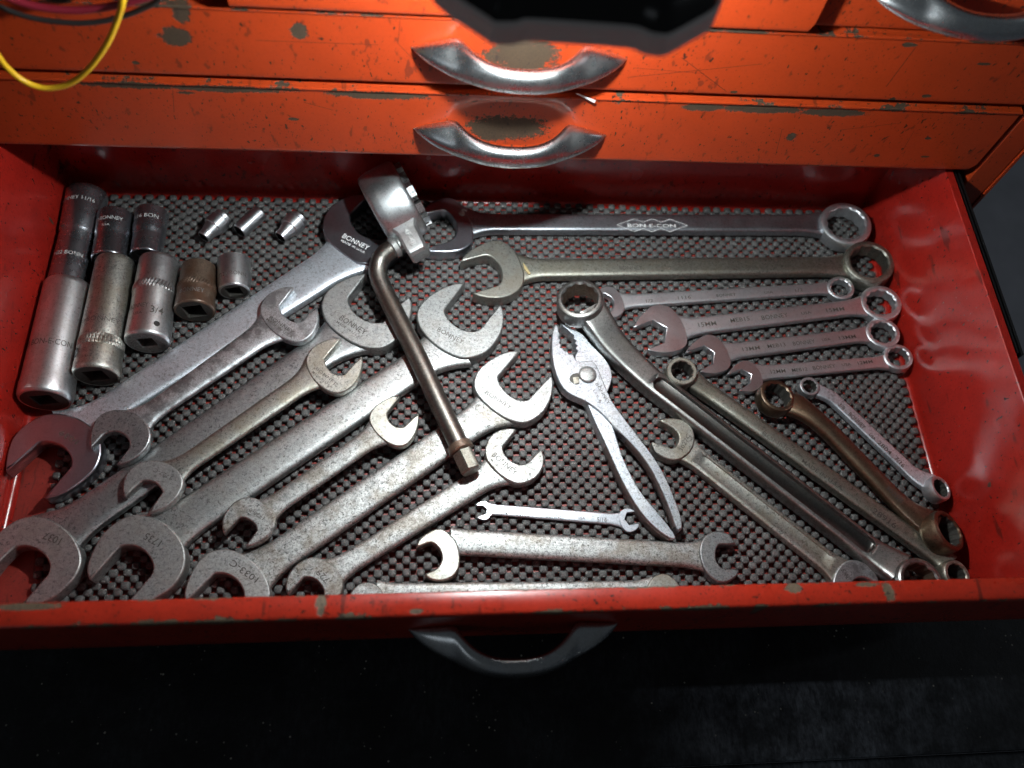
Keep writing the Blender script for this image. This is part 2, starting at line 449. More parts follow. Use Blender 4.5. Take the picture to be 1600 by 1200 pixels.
MAT['black'] = plain('black_painted_steel', (0.012, 0.012, 0.013), 0.35, 0.2, 0.00002, 800, 0.4)
m, nt, b = newmat('liner_foam')
f1 = ramp(nt, noise(nt, 1300, 2, .6), [(.36, .25), (.62, 1)]); f2 = ramp(nt, noise(nt, 28, 4, .65), [(.35, .55), (.68, 1)])
c = mix(nt, mth(nt, 'MULTIPLY', f1, f2), (0.020, 0.019, 0.018), (0.140, 0.138, 0.137))
c = mix(nt, ramp(nt, noise(nt, 800, 1, .5), [(.68, 0), (.74, .6)]), c, (0.4, 0.38, 0.35))
nt.links.new(c, b.inputs['Base Color']); b.inputs['Roughness'].default_value = 0.62; bump(nt, b, noise(nt, 1400, 2), 0.0002); MAT['rubber'] = m
MAT['dark'] = plain('chest_inside', (0.012, 0.004, 0.003), 0.8)
m, nt, b = newmat('bench_rubber')                     # black sheet with dust and crumbs
sp = N(nt, 'ShaderNodeTexVoronoi'); sp.inputs['Scale'].default_value = 240; nt.links.new(pos(nt), sp.inputs['Vector'])
crumb = ramp(nt, sp.outputs['Distance'], [(0.10, 1.0), (0.18, 0.0)])
gate = ramp(nt, noise(nt, 75, 3, 0.6), [(0.56, 0.0), (0.66, 0.8)])
sm = mth(nt, 'MULTIPLY', ramp(nt, noise(nt, 26, 5, 0.7), [(0.42, 0), (0.75, 1)]), ramp(nt, noise(nt, 300, 3, 0.7, stretch=(1, .35, 1)), [(0.35, 0.2), (0.7, 1)]))
sx = N(nt, 'ShaderNodeSeparateXYZ'); nt.links.new(pos(nt), sx.inputs[0])          # grey strip of light painted into the colour, mottled like dust
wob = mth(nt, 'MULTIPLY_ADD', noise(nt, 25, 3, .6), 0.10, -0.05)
lit_strip = mth(nt, 'MULTIPLY', ramp(nt, mth(nt, 'MULTIPLY_ADD', sx.outputs[1], -20.0, mth(nt, 'MULTIPLY', wob, 0.4)), [(0.655, 0.0), (0.70, 1.0)]),
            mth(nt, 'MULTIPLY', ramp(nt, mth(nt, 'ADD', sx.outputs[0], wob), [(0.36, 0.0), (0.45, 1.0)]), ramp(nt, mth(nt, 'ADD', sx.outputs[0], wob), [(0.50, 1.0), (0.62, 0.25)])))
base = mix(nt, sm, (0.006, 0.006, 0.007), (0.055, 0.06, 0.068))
base = mix(nt, mth(nt, 'MULTIPLY', lit_strip, mth(nt, 'MULTIPLY', ramp(nt, noise(nt, 420, 3, .7, stretch=(1, .4, 1)), [(.35, .3), (.65, 1)]), ramp(nt, noise(nt, 45, 4, .7), [(.38, .15), (.66, 1)]))), base, (0.30, 0.33, 0.37))
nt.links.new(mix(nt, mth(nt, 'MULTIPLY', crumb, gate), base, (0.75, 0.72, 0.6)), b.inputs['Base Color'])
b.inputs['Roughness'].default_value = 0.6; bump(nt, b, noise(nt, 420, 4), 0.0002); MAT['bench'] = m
m, nt, b = newmat('shop_floor_concrete')
nt.links.new(mix(nt, ramp(nt, noise(nt, 9, 5, .65), [(.3, 0), (.7, 1)]), (0.42, 0.43, 0.47), (0.58, 0.59, 0.64)), b.inputs['Base Color'])
b.inputs['Roughness'].default_value = 0.8; bump(nt, b, noise(nt, 120, 4), 0.0004); MAT['floor'] = m

# polished handle metal, tool steels
MAT['handle'] = steel('worn_chrome_handle', (0.82, 0.82, 0.815), 0.26, 1.0, 0.22, 0.25, (0.5, 0.48, 0.42), 0.00002, 1.3, 0.3)
MAT['satin'] = steel('satin_chrome', (0.84, 0.86, 0.9), 0.47, 0.85, 0.5, 0.2, None, 0.00003)
MAT['polish'] = steel('polished_chrome_face', (0.6, 0.6, 0.65), 0.32, 1.0, 0.16, 0.25, None, 0.00001, 1, 0.8)
MAT['grey'] = steel('grey_forged_steel', (0.63, 0.625, 0.605), 0.47, 1.0, 0.75, 0.35, (0.26, 0.235, 0.20), 0.00007)
MAT['greyface'] = steel('ground_steel_face', (0.56, 0.555, 0.535), 0.53, 1.0, 0.6, 0.3, (0.32, 0.29, 0.25), 0.00004, coat=0.12)
MAT['pitted'] = steel('pitted_forged_steel', (0.56, 0.55, 0.525), 0.54, 1.0, 0.92, 0.5, (0.22, 0.18, 0.13), 0.00011, coat=0.12)
MAT['dull'] = steel('dull_grey_steel', (0.5, 0.5, 0.495), 0.46, 1.0, 0.75, 0.35, (0.2, 0.19, 0.17), 0.00008)
MAT['mottle'] = steel('corroded_plating', (0.78, 0.79, 0.795), 0.45, 0.95, 0.75, 0.9, (0.22, 0.22, 0.225), 0.00009, 2.2)
MAT['nickel'] = steel('yellowed_nickel', (0.63, 0.61, 0.545), 0.46, 1.0, 0.75, 0.5, (0.30, 0.26, 0.18), 0.00006)
MAT['olive'] = steel('olive_tarnished_steel', (0.42, 0.4, 0.335), 0.48, 1.0, 0.6, 0.4, (0.20, 0.175, 0.12), 0.00007)
MAT['oliveface'] = steel('olive_tarnished_face', (0.52, 0.5, 0.44), 0.46, 1.0, 0.5, 0.5, (0.25, 0.215, 0.16), 0.00004)
MAT['brown'] = steel('browned_steel', (0.25, 0.178, 0.115), 0.42, 1.0, 0.55, 0.6, (0.12, 0.07, 0.04), 0.00009)
MAT['rust'] = steel('rusted_steel', (0.20, 0.135, 0.095), 0.45, 0.6, 0.6, 0.8, (0.10, 0.045, 0.022), 0.00011)
MAT['chrome'] = steel('bright_chrome', (0.8, 0.795, 0.81), 0.36, 1.0, 0.14, 0.25, (0.42, 0.38, 0.38), 0.00003, 1, 0.4)
MAT['chromesat'] = steel('chrome_shank', (0.86, 0.855, 0.86), 0.42, 0.95, 0.2, 0.25, None, 0.00002)
MAT['satin_shaded'] = steel('shaded_satin_chrome', (0.60, 0.605, 0.635), 0.40, 1.0, 0.4, 0.25, None, 0.00003)  # satin chrome copy, darkened in colour for the shade it reflects
MAT['stampwhite'] = plain('raised_polished_mark', (0.95, 0.95, 0.95), 0.4, 0.0)
MAT['barsteel'] = steel('dark_bar_steel', (0.225, 0.205, 0.18), 0.40, 1.0, 0.5, 0.5, (0.12, 0.09, 0.065), 0.00007)
MAT['darksteel'] = steel('dark_handle_steel', (0.33, 0.32, 0.3), 0.42, 1.0, 0.5, 0.4, (0.14, 0.125, 0.10), 0.00005)
MAT['chromedark'] = steel('dark_mirror_chrome', (0.50, 0.50, 0.53), 0.26, 0.96, 0.2, 0.3, (0.3, 0.29, 0.31), 0.00003, 1, 0.6)
MAT['socket'] = steel('satin_socket', (0.82, 0.82, 0.815), 0.4, 1.0, 0.3, 0.35, (0.4, 0.38, 0.33), 0.00004)
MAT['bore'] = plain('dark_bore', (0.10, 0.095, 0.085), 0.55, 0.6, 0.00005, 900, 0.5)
MAT['stampdark'] = plain('stamped_dark', (0.07, 0.062, 0.055), 0.6, 0.2)
MAT['stampmid'] = plain('stamped_mid', (0.11, 0.10, 0.09), 0.6, 0.2)
MAT['stamplight'] = plain('stamped_bright', (0.62, 0.62, 0.61), 0.5, 0.0)
MAT['plier'] = steel('plier_nickel', (0.7, 0.72, 0.755), 0.44, 1.0, 0.6, 0.15, (0.6, 0.55, 0.42), 0.00005)
MAT['grip'] = steel('plier_grip_side', (0.20, 0.15, 0.135), 0.5, 0.6, 0.5, 0.3, None, 0.0001)
MAT['yellow'] = plain('yellow_cable_jacket', (0.72, 0.42, 0.015), 0.4)
MAT['cableblack'] = plain('black_cable_jacket', (0.018, 0.016, 0.015), 0.45)
MAT['cablered'] = plain('maroon_cable_jacket', (0.20, 0.012, 0.025), 0.4)
MAT['white'] = plain('white_scrap', (0.8, 0.8, 0.78), 0.5)
m, nt, b = newmat('lamp_black_plastic'); b.inputs['Base Color'].default_value = (0.006, 0.006, 0.006, 1); b.inputs['Roughness'].default_value = 0.22
bump(nt, b, noise(nt, 900), 0.00002); MAT['lampblack'] = m
MAT['lampgrey'] = plain('lamp_grey_rim', (0.80, 0.74, 0.70), 0.5)
m, nt, b = newmat('lamp_led'); b.inputs['Base Color'].default_value = (0.8, 0.8, 0.7, 1); b.inputs['Emission Color'].default_value = (1, .97, .9, 1); b.inputs['Emission Strength'].default_value = 2.0
MAT['led'] = m

# ------------------------------------------------------------------ setting: shop floor far below, bench sheet in front
struct('ground', box(-3, 3.5, -2.5, 3.0, -0.52, -0.50), MAT['floor'])
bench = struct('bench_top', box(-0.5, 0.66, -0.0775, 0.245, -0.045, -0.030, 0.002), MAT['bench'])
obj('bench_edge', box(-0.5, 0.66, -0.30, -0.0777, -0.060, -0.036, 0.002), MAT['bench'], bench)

# ------------------------------------------------------------------ tool chest body
chest = thing('tool_chest', 'orange enamelled steel tool chest body holding the drawers', 'tool chest', V((0.29, 0.5, -0.03)))
stx0, stx1 = 0.5985, 0.6195
obj('side_panel', merge(box(stx1 - 0.002, stx1, YF, 0.62, -0.028, 0.42), box(stx0, stx1 - 0.0022, YF + 0.001, YF + 0.012, -0.028, 0.42, 0.001)), MAT['body'], chest)
obj('side_panel', merge(box(-0.0395, -0.0375, YF, 0.62, -0.028, 0.42), box(-0.0373, -0.0185, YF + 0.001, YF + 0.012, -0.028, 0.42, 0.001)), MAT['body'], chest)
obj('back_panel', box(-0.037, 0.617, 0.60, 0.602, -0.028, 0.42), MAT['dark'], chest)
obj('top_panel', box(-0.0395, stx1, YF, 0.62, 0.421, 0.423), MAT['body'], chest)
obj('bottom_panel', box(-0.037, 0.617, YF + 0.004, 0.599, -0.029, -0.025), MAT['body'], chest)

# ------------------------------------------------------------------ drawer pulls: arched cast bars with pointed feet
def pull(root, xa, xb, y, za, zb, proj_, name='handle'):
    n = 60; I, O = [], []
    for i in range(n + 1):
        u = -1 + 2 * i / n; au = abs(u)
        x = (xa + xb) / 2 + u * (xb - xa) / 2; zc = (za + zb) / 2 + u * (zb - za) / 2
        O.append(V((x, y - 0.0006 - proj_ * max(0.0, 1 - au ** 2.1) ** 0.9, zc - 0.0062 * max(0.0, 1 - au ** 3) ** 0.6)))
        if au > 0.56:
            k = (1 - au) / 0.44
            I.append(V((x, y - 0.0003, zc + 0.0082 * k ** 0.75)))
        else:
            v_ = au / 0.56
            I.append(V((x * 1.0, y - 0.0003 - proj_ * 0.86 * (1 - v_ ** 2.6) ** 0.8, zc + 0.0082 - 0.0016 * (1 - v_ ** 2))))
    for _ in range(2): I = [I[0]] + [I[k] * 0.6 + (I[k - 1] + I[k + 1]) * 0.2 for k in range(1, n)] + [I[-1]]
    L = []
    for i in range(n + 1):
        a, b_ = I[i], O[i]; m_ = (a + b_) / 2; h = (b_ - a) / 2
        t = (O[min(n, i + 1)] - O[max(0, i - 1)]).normalized(); nn = t.cross(h).normalized()
        if nn.y > 0: nn = -nn                                     # away from the panel
        au = abs(-1 + 2 * i / n); th = 0.0046 * (1 - au ** 6) + 0.0004
        ring = []
        for k in range(22):
            q_ = 2 * PI * k / 22; cx, cz = math.cos(q_), math.sin(q_)
            ring.append(tuple(m_ + h * (math.copysign(abs(cx) ** 0.72, cx)) + nn * (cz * th * (1.0 if cz > 0 else 0.45))))
        L.append(ring)
    return obj(name, loops(L), MAT['handle'], root, 60)

# ------------------------------------------------------------------ closed drawer fronts with a finger dish
def front_panel(root, x0, x1, zb, zt, y, mat, dish=None, hem=True, nx=150, cut=0.0):
    zs = [zb - 0.0] + [zb + 0.0008 + (zt - zb - 0.0026) * k / 26 for k in range(27)]
    prof = [(y + 0.012, zb + 0.0004), (y + 0.0012, zb)]
    prof += [(y + (0.0002 if k == 0 else 0.0), z) for k, z in enumerate(zs[1:])]
    if hem: prof += [(y - 0.0011, zt - 0.0012), (y - 0.0014, zt - 0.0004), (y - 0.0010, zt + 0.0004), (y - 0.0001, zt + 0.0006), (y + 0.0012, zt + 0.0002), (y + 0.0030, zt + 0.0006), (y + 0.012, zt + 0.0022)]
    else: prof += [(y + 0.0004, zt), (y + 0.012, zt + 0.0004)]
    vs, fs = [], []; m = len(prof)
    for i in range(nx + 1):
        x = x0 + (x1 - x0) * i / nx
        for (yy, z) in prof:
            dy = 0.0
            if dish and abs(yy - y) < 0.0009:
                cx, hx, cz, hz, dep = dish
                ax = abs(x - cx) / hx; az = abs(z - cz) / hz
                q = (ax ** 3 + az ** 3) ** (1 / 3)
                tt = min(1.0, max(0.0, (1.0 - q) / 0.28)); dy = dep * tt * tt * (3 - 2 * tt)
            xx = x
            if cut and i == nx and z < zb + 0.006: xx = x - cut * (1 - (z - zb) / 0.006)
            vs.append((xx, yy + dy, z))
    for i in range(nx):
        for k in range(m - 1):
            a = i * m + k; fs.append((a, a + m, a + m + 1, a + 1))
    o = len(vs)                                                     # end returns
    for i in (0, nx):
        b0 = len(vs)
        for k in range(m):
            v = vs[i * m + k]; vs.append((v[0] + (0.0005 if i == 0 else -0.0005), y + 0.013, v[2]))
        for k in range(m - 1):
            a = i * m + k; c = b0 + k
            fs.append((a, a + 1, c + 1, c) if i == 0 else (a + 1, a, c, c + 1))
    return obj('front_panel', (vs, fs), mat, root, 50)

d1 = thing('closed_drawer', 'closed drawer directly above the open one, worn patch under its pull', 'drawer', V((0.29, YF, 0.1025)))
front_panel(d1, -0.0135, 0.5945, 0.1025, 0.1548, YF, MAT['front1'], (0.2938, 0.0385, 0.1275, 0.0245, 0.0042), cut=0.004)
pull(d1, 0.2380, 0.3505, YF, 0.1265, 0.1255, 0.0205)
obj('drawer_box', box(-0.010, 0.591, YF + 0.0135, YF + 0.30, 0.106, 0.150), MAT['dark'], d1)
d2 = thing('closed_drawer', 'second closed drawer up, its chrome pull partly hidden by black lamp', 'drawer', V((0.29, YF, 0.1595)))
front_panel(d2, -0.0135, 0.5945, 0.1595, 0.2045, YF, MAT['front2'], (0.2945, 0.0385, 0.186, 0.0235, 0.0042), cut=0.003)
pull(d2, 0.2378, 0.3505, YF, 0.1850, 0.1830, 0.0215)
obj('drawer_box', box(-0.010, 0.591, YF + 0.0135, YF + 0.30, 0.163, 0.200), MAT['dark'], d2)
Y3 = YF - 0.0075
z3 = ony(650, 25, Y3).z; x3 = ony(1262, 61, Y3).x; x3l = ony(358, 9, Y3).x
d3 = thing('closed_drawer', 'small upper drawer standing slightly proud behind the black lamp', 'drawer', V((0.3, Y3, z3)))
front_panel(d3, x3l, x3, z3, z3 + 0.05, Y3, MAT['front3'], None, True, 40, cut=0.002)
obj('drawer_box', box(x3l + 0.004, x3 - 0.004, Y3 + 0.0135, YF + 0.25, z3 + 0.003, z3 + 0.045), MAT['dark'], d3)
d4 = thing('closed_drawer', 'small upper right drawer with bright chrome pull in the photo corner', 'drawer', V((0.53, YF, 0.207)))
front_panel(d4, x3 + 0.003, 0.5945, 0.2085, 0.256, YF, MAT['front3'], None, True, 30)
pull(d4, 0.4640, 0.5750, YF, 0.2300, 0.2290, 0.0215)
obj('drawer_box', box(x3 + 0.008, 0.591, YF + 0.0135, YF + 0.25, 0.212, 0.252), MAT['dark'], d4)
d5 = thing('closed_drawer', 'small upper left drawer behind the looped cables', 'drawer', V((0.05, YF, 0.207)))
front_panel(d5, -0.0135, x3l - 0.003, 0.2085, 0.256, YF, MAT['front3'], None, True, 24)
obj('drawer_box', box(-0.010, x3l - 0.008, YF + 0.0135, YF + 0.25, 0.212, 0.252), MAT['dark'], d5)

# ------------------------------------------------------------------ the open drawer
dr = thing('pulled_out_drawer', 'pulled out red steel drawer full of wrenches and sockets', 'drawer', V((W / 2, D / 2, -0.002)))
R_ = 0.005
def sheet(prof, y0, y1, n, axis):
    vs, fs = [], []; m = len(prof)
    for i in range(n + 1):
        t = y0 + (y1 - y0) * i / n
        for a, z in prof: vs.append((a, t, z) if axis == 'y' else (t, a, z))
    for i in range(n):
        for k in range(m - 1): fs.append((i * m + k, i * m + k + 1, (i + 1) * m + k + 1, (i + 1) * m + k))
    return vs, fs
arc = [(R_ - R_ * math.cos(a), R_ - R_ * math.sin(a)) for a in [PI / 2 * k / 6 for k in range(7)]]
obj('floor_panel', box(0.0005, W - 0.0005, 0.0005, D - 0.0005, -0.0016, 0.0), MAT['floorpan'], dr)
# walls: inside face with a rolled rim
obj('side_wall', sheet([(-0.0060, H - 0.004), (-0.0060, H), (-0.0004, H), (0.0, H - 0.0005)] + [(0.0, H * k / 8) for k in range(7, 0, -1) if H * k / 8 > R_] + [(a, z + 0.0003) for a, z in arc], 0.0, D, 30, 'y'), MAT['inner'], dr, 35)
obj('side_wall', sheet([(W - a, z + 0.0003) for a, z in arc[::-1]] + [(W, H * k / 8) for k in range(1, 8) if H * k / 8 > R_] + [(W, H - 0.0005), (W + 0.0004, H), (W + 0.0052, H), (W + 0.0054, H - 0.012)], 0.0, D, 30, 'y'), MAT['inner'], dr, 35)
obj('back_wall', sheet([(D - a, z + 0.0003) for a, z in arc[::-1]] + [(D, H * k / 8) for k in range(1, 9) if H * k / 8 > R_] + [(D + 0.006, H)], -0.001, W + 0.001, 60, 'x'), MAT['inner'], dr, 35)
obj('front_wall', sheet([(0.0, H - 0.0006), (0.0, R_)] + [(R_ - a, 0.0) for a in (0.002, 0.0)], 0.0, W, 20, 'x'), MAT['inner'], dr)
lip = [(0.0, H - 0.0010), (-0.0002, H - 0.0003), (-0.0007, H), (-0.0095, H + 0.0001), (-0.0107, H - 0.0003), (-0.0114, H - 0.0011), (YL, H - 0.0022)]
lip += [(YL, H - 0.004 - 0.052 * k / 8) for k in range(9)] + [(YL + 0.0006, 0.0412), (YL + 0.002, 0.0404), (YL + 0.010, 0.0406)]
obj('front_panel', sheet(lip, -0.016, W + 0.014, 120, 'x'), MAT['lip'], dr, 50)
pull(dr, 0.2365, 0.3415, YL, 0.0690, 0.0695, 0.0205)
# black ball-bearing slide along the right side
rl = obj('slide_rail', merge(box(W + 0.0058, W + 0.0068, 0.127, D + 0.2, 0.060, 0.0945), box(W + 0.0072, W + 0.0082, 0.130, D + 0.2, 0.062, 0.0975), box(W + 0.0100, W + 0.0112, 0.129, D + 0.2, 0.062, 0.0970), box(W + 0.0066, W + 0.0112, 0.131, D + 0.2, 0.061, 0.0630)), MAT['black'], dr)
obj('slide_rail', merge(box(-0.0075, -0.0065, 0.127, D + 0.2, 0.060, 0.0945), box(-0.012, -0.011, 0.129, D + 0.2, 0.062, 0.0970)), MAT['black'], dr)

# ------------------------------------------------------------------ woven foam liner: pads in a chequer, open cells between
mat_root = thing('drawer_liner', 'dark grey woven foam liner mat under the tools', 'liner mat', V((W / 2, D / 2, 0.0004)))
CX, CY, HP = 4.05e-3, 3.70e-3, 3.9e-3
def padmesh():
    vs, fs = [], []
    ring = []
    def lp(hx, hy, z, r):
        return [(-hx, -hy * r, z), (-hx * r, -hy, z), (hx * r, -hy, z), (hx, -hy * r, z), (hx, hy * r, z), (hx * r, hy, z), (-hx * r, hy, z), (-hx, hy * r, z)]
    L = [lp(CX * 0.52, CY * 0.55, 0.0, 0.6), lp(CX * 0.63, CY * 0.65, HP * 0.55, 0.72), lp(CX * 0.56, CY * 0.58, HP * 0.90, 0.68), lp(CX * 0.34, CY * 0.35, HP, 0.5)]
    return loops(L, (False, True))
pv, pf, _ = padmesh()
pads = []
nxp, nyp = int((0.5765 - 0.0245) / CX), int((0.3055 - 0.004) / CY)
for j in range(nyp):
    for i in range(nxp):
        if (i + j) % 2: continue
        x = 0.0265 + i * CX + 0.0003 * math.sin(j * 0.21) + 0.0003 * math.sin(i * 0.37); y = 0.006 + j * CY + 0.0003 * math.sin(i * 0.09 + 1) + 0.0004 * math.sin(i * 0.031)
        pads.append((V((x, y, 0.0005 + random.uniform(0, 0.0002))) + V((random.gauss(0, .00016), random.gauss(0, .00014), 0)), random.uniform(0.90, 1.08), random.uniform(0.82, 1.06) - (0.12 if math.sin(x * 61) * math.sin(y * 83 + 2) > 0.6 else 0)))
# the open patch round the pliers and the small wrench is where single pads show largest
def seen(p):
    q = p[0]; return (V((q.x, q.y)) - V((0.315, 0.045))).length + (0.3 if q.y < 0.024 else 0)
pads.sort(key=seen)
pm = bpy.data.meshes.new('pad'); pm.from_pydata(pv, [], pf); pm.polygons.foreach_set('use_smooth', [True] * len(pf)); pm.materials.append(MAT['rubber'])
for (q, s, sz) in pads[:300]:
    o = bpy.data.objects.new('pad', pm); COL.objects.link(o); o.parent = mat_root; o.location = q - mat_root.location; o.scale = (s, s, sz)
vs, fs = [], []
for (q, s, sz) in pads[300:]:
    b0 = len(vs)
    vs += [(q.x + v[0] * s, q.y + v[1] * s, q.z + v[2] * sz) for v in pv]; fs += [tuple(i + b0 for i in f) for f in pf]
o = obj('pad_field', (vs, fs), MAT['rubber'], mat_root, 80); o['kind'] = 'stuff'

# ------------------------------------------------------------------ wrenches
MT = 0.0043                                     # top of the liner
def fitcircle(pts):
    n = len(pts); mx = sum(p.x for p in pts) / n; my = sum(p.y for p in pts) / n
    suu = suv = svv = suuu = svvv = suvv = svuu = 0.0
    for p in pts:
        u, v = p.x - mx, p.y - my
        suu += u * u; suv += u * v; svv += v * v; suuu += u ** 3; svvv += v ** 3; suvv += u * v * v; svuu += v * u * u
    det = suu * svv - suv * suv; a, b_ = 0.5 * (suuu + suvv), 0.5 * (svvv + svuu)
    uc = (a * svv - b_ * suv) / det; vc = (b_ * suu - a * suv) / det
    return Vector((mx + uc, my + vc)), math.sqrt(uc * uc + vc * vc + (suu + svv) / n)
def P2(q, z): v = onz(q[0], q[1], z); return Vector((v.x, v.y))
def jaw(root, z0, z1, mat, tip1, inner, tip2, outer, hexa=False, bv=0.0009):
    """open end: photo outline of the top face; returns (centre, radius)"""
    t1, t2 = P2(tip1, z1), P2(tip2, z1)
    inn = [P2(q, z1) for q in inner]; out = [P2(q, z1) for q in outer]
    i2 = inn if hexa else relax(cr(inn, 5), 3)
    o2 = relax(cr([t2] + out + [t1], 5), 6)
    # blunt the two tips a little
    e = 0.0006
    ta = t1 + (i2[0] - t1).normalized() * e; tb = t2 + (i2[-1] - t2).normalized() * e
    def trim(p, d):
        while len(p) > 4 and (p[0] - p[1]).length < d: d -= (p[0] - p[1]).length; p = p[1:]
        return p[1:]
    o2 = trim(o2, e); o2 = trim(o2[::-1], e)[::-1]
    def dens(p, k): return [p[i].lerp(p[i + 1], j / k) for i in range(len(p) - 1) for j in range(k)]
    poly = dens([ta, i2[0]], 3) + i2 + dens([i2[-1], tb], 3)[1:] + [tb] + o2
    obj('open_jaw', prism(poly, z0, z1, bv), mat, root, 45)
    return fitcircle(out)
def boxring(root, c, r, h, mat, nrm=V((0, 0, 1)), hole=0.73, name='box_ring', bore=None, seg=72, amp=0.075):
    """twelve-point ring; c = centre of the top face"""
    a = -nrm.normalized(); ri = r * hole
    pr = [(h * 0.02, r * 0.86), (0.0, r * 0.90), (h * 0.05, r * 0.965), (h * 0.22, r * 1.0), (h * 0.78, r * 1.0), (h * 0.94, r * 0.96), (h, r * 0.90), (h, r * 0.85)]
    st = star(ri, 12, amp)
    prof = [(h * 0.07, st), (0.0, ri * 1.04)] + pr[1:] + [(h, ri * 1.04), (h * 0.93, st)]
    d = lathe(c, a, prof, seg, (False, False))
    obj(name, d, mat, root, 38)
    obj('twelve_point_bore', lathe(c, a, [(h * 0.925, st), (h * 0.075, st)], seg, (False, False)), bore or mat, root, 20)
def shank(root, A, B, wa, wb, th, z, endA, endB, mat, n=3.4, flare=(0.80, 0.80), groove=None, zb=None, thb=None, steps=40, name='shank', crown=0.0):
    """A,B photo points on the shank's axis; endA/endB = (centre2, radius, kind); z = mid height"""
    zA, zB = z, (z if zb is None else zb); tA, tB = th, (th if thb is None else thb)
    a, b_ = P2(A, zA), P2(B, zB)
    wA = (P2((A[0] + 0.5, A[1]), zA) - P2((A[0] - 0.5, A[1]), zA)).length * wa / 2
    wB = (P2((B[0] + 0.5, B[1]), zB) - P2((B[0] - 0.5, B[1]), zB)).length * wb / 2
    d = (b_ - a).normalized(); L = (b_ - a).length
    def sof(end, sgn):
        c, r, kind = end; s = (c - a).dot(d)
        return s + sgn * r * (0.50 if kind == 'open' else 0.80)
    s0, s1 = sof(endA, 1), sof(endB, -1); rA, rB = endA[1], endB[1]
    st = []
    for i in range(steps + 1):
        u = i / steps; u = 0.5 - 0.5 * math.cos(PI * u) if True else u
        s = s0 + (s1 - s0) * u
        k = min(1.0, max(0.0, s / L)); w_ = wA + (wB - wA) * k; t_ = tA + (tB - tA) * k; zz = zA + (zB - zA) * k
        fa = max(0.0, 1 - (s - s0) / (1.15 * rA)); fb = max(0.0, 1 - (s1 - s) / (1.15 * rB))
        w_ = w_ + max(0.0, min(flare[0], 0.76 if endA[2] == 'open' else 0.58) * rA - w_) * fa ** 2.2 + max(0.0, min(flare[1], 0.76 if endB[2] == 'open' else 0.58) * rB - w_) * fb ** 2.2
        p = a + d * s; g = None
        if groove:
            g0, g1, dep = groove; uu = (s - s0) / (s1 - s0)
            if g0 < uu < g1:
                e = min(uu - g0, g1 - uu) * (s1 - s0) / (w_ * 0.7); f = math.sqrt(max(0.0, 1 - (1 - min(1.0, e)) ** 2))
                if f > 0.15: g = (dep * min(1, e * 3), f)
        st.append((V((p.x, p.y, zz)), w_, t_, g))
    return obj(name, loft(st, n=n), mat, root, 50)
def E_(c, r, kind='open'): return (c, r, kind)
def wroot(name, label, px, cat='wrench', z=MT): return thing(name, label, cat, onz(px[0], px[1], z))

# ---- W1: big satin chrome open-end, far left
r = wroot('open_end_wrench', 'large satin chrome open-end wrench, uppermost of the slanted row, jaw against left wall', (330, 530))
zt = MT + 0.0110
cA = jaw(r, MT, zt, MAT['polish'], (577, 305), [(547, 334), (547, 342), (551, 352), (561, 364), (575, 371), (592, 374), (605, 372)], (634, 348),
         [(638, 362), (632, 384), (614, 402), (594, 411), (580, 412), (567, 412), (557, 410), (542, 400), (521, 384), (509, 370), (504, 357), (505, 344), (512, 327), (524, 316), (540, 308), (557, 303)])
cB = jaw(r, MT, zt, MAT['polish'], (8, 739), [(60, 692), (67.5, 689.6), (82, 691), (97.5, 697.5), (108, 709), (112, 720), (110.6, 729)], (67.5, 779),
         [(88, 775), (112.5, 763), (135, 746), (150, 731), (157.5, 712), (158, 697), (155, 684), (148, 673), (137, 662), (120, 652), (101, 647), (80.6, 645), (62, 650), (41, 662), (24, 677), (15, 694), (9.4, 716)])
shank(r, (487, 436), (165, 645), 64, 52, 0.0042, MT + 0.0052, E_(*cA), E_(*cB), MAT['satin'], 4.5, (0.86, 0.80))
lettering(r, 'BONNEY', (534, 371), (574, 391), zt, MAT['stampwhite'], 0.0038); lettering(r, 'MADE IN U.S.A', (532, 377), (569, 396), zt, MAT['stampwhite'], 0.0018)
lettering(r, '1039', (124, 688), (97, 671), zt, MAT['stampmid'], 0.0034)
lettering(r, '1-7/8', (200, 637), (165, 654), MT + 0.0095, MAT['stamplight'], 0.003)
# ---- W3: big grey open-end 1037
r = wroot('open_end_wrench', 'large grey forged open-end wrench stamped 1037 at its lower jaw', (330, 670))
zt = MT + 0.0112
cA = jaw(r, MT, zt, MAT['greyface'], (573.5, 426), [(545, 463.5), (544, 471), (549.5, 483), (560, 493.5), (573, 501), (586, 504), (598, 503)], (638, 462.5),
         [(643, 470), (643, 485), (638, 503), (630, 520), (613, 535), (597.5, 543), (580, 544), (560, 540), (537.5, 528), (515, 510), (504.5, 492), (502, 475.5), (507.5, 459), (519.5, 447), (537.5, 436.5), (557, 429)])
cB = jaw(r, MT, zt, MAT['greyface'], (-22, 905), [(0, 877), (19.5, 858), (29, 853.5), (42, 853), (57, 858), (69, 867), (76.5, 879), (77, 889), (74, 898)], (27, 951),
         [(52, 948), (82, 934), (105, 915), (120, 898), (127.5, 877.5), (125, 861), (117, 843), (102, 826.5), (84, 814.5), (64.5, 807), (48, 806), (30, 810), (12, 820), (-2, 832), (-14, 848), (-23, 868), (-27, 888)])
shank(r, (493, 557), (205, 758), 60, 62, 0.0042, MT + 0.0050, E_(*cA), E_(*cB), MAT['dull'], 3.8, (0.84, 0.84))
lettering(r, 'BONNEY', (529, 499), (569, 524), zt, MAT['stampdark'], 0.0040); lettering(r, 'MADE IN U.S.A.', (525, 504), (562, 529), zt, MAT['stampdark'], 0.0017)
lettering(r, '1037', (98, 841), (72, 831), zt, MAT['stampdark'], 0.0042)
lettering(r, '1-5', (150, 804), (135, 797), MT + 0.0093, MAT['greyface'], 0.003)
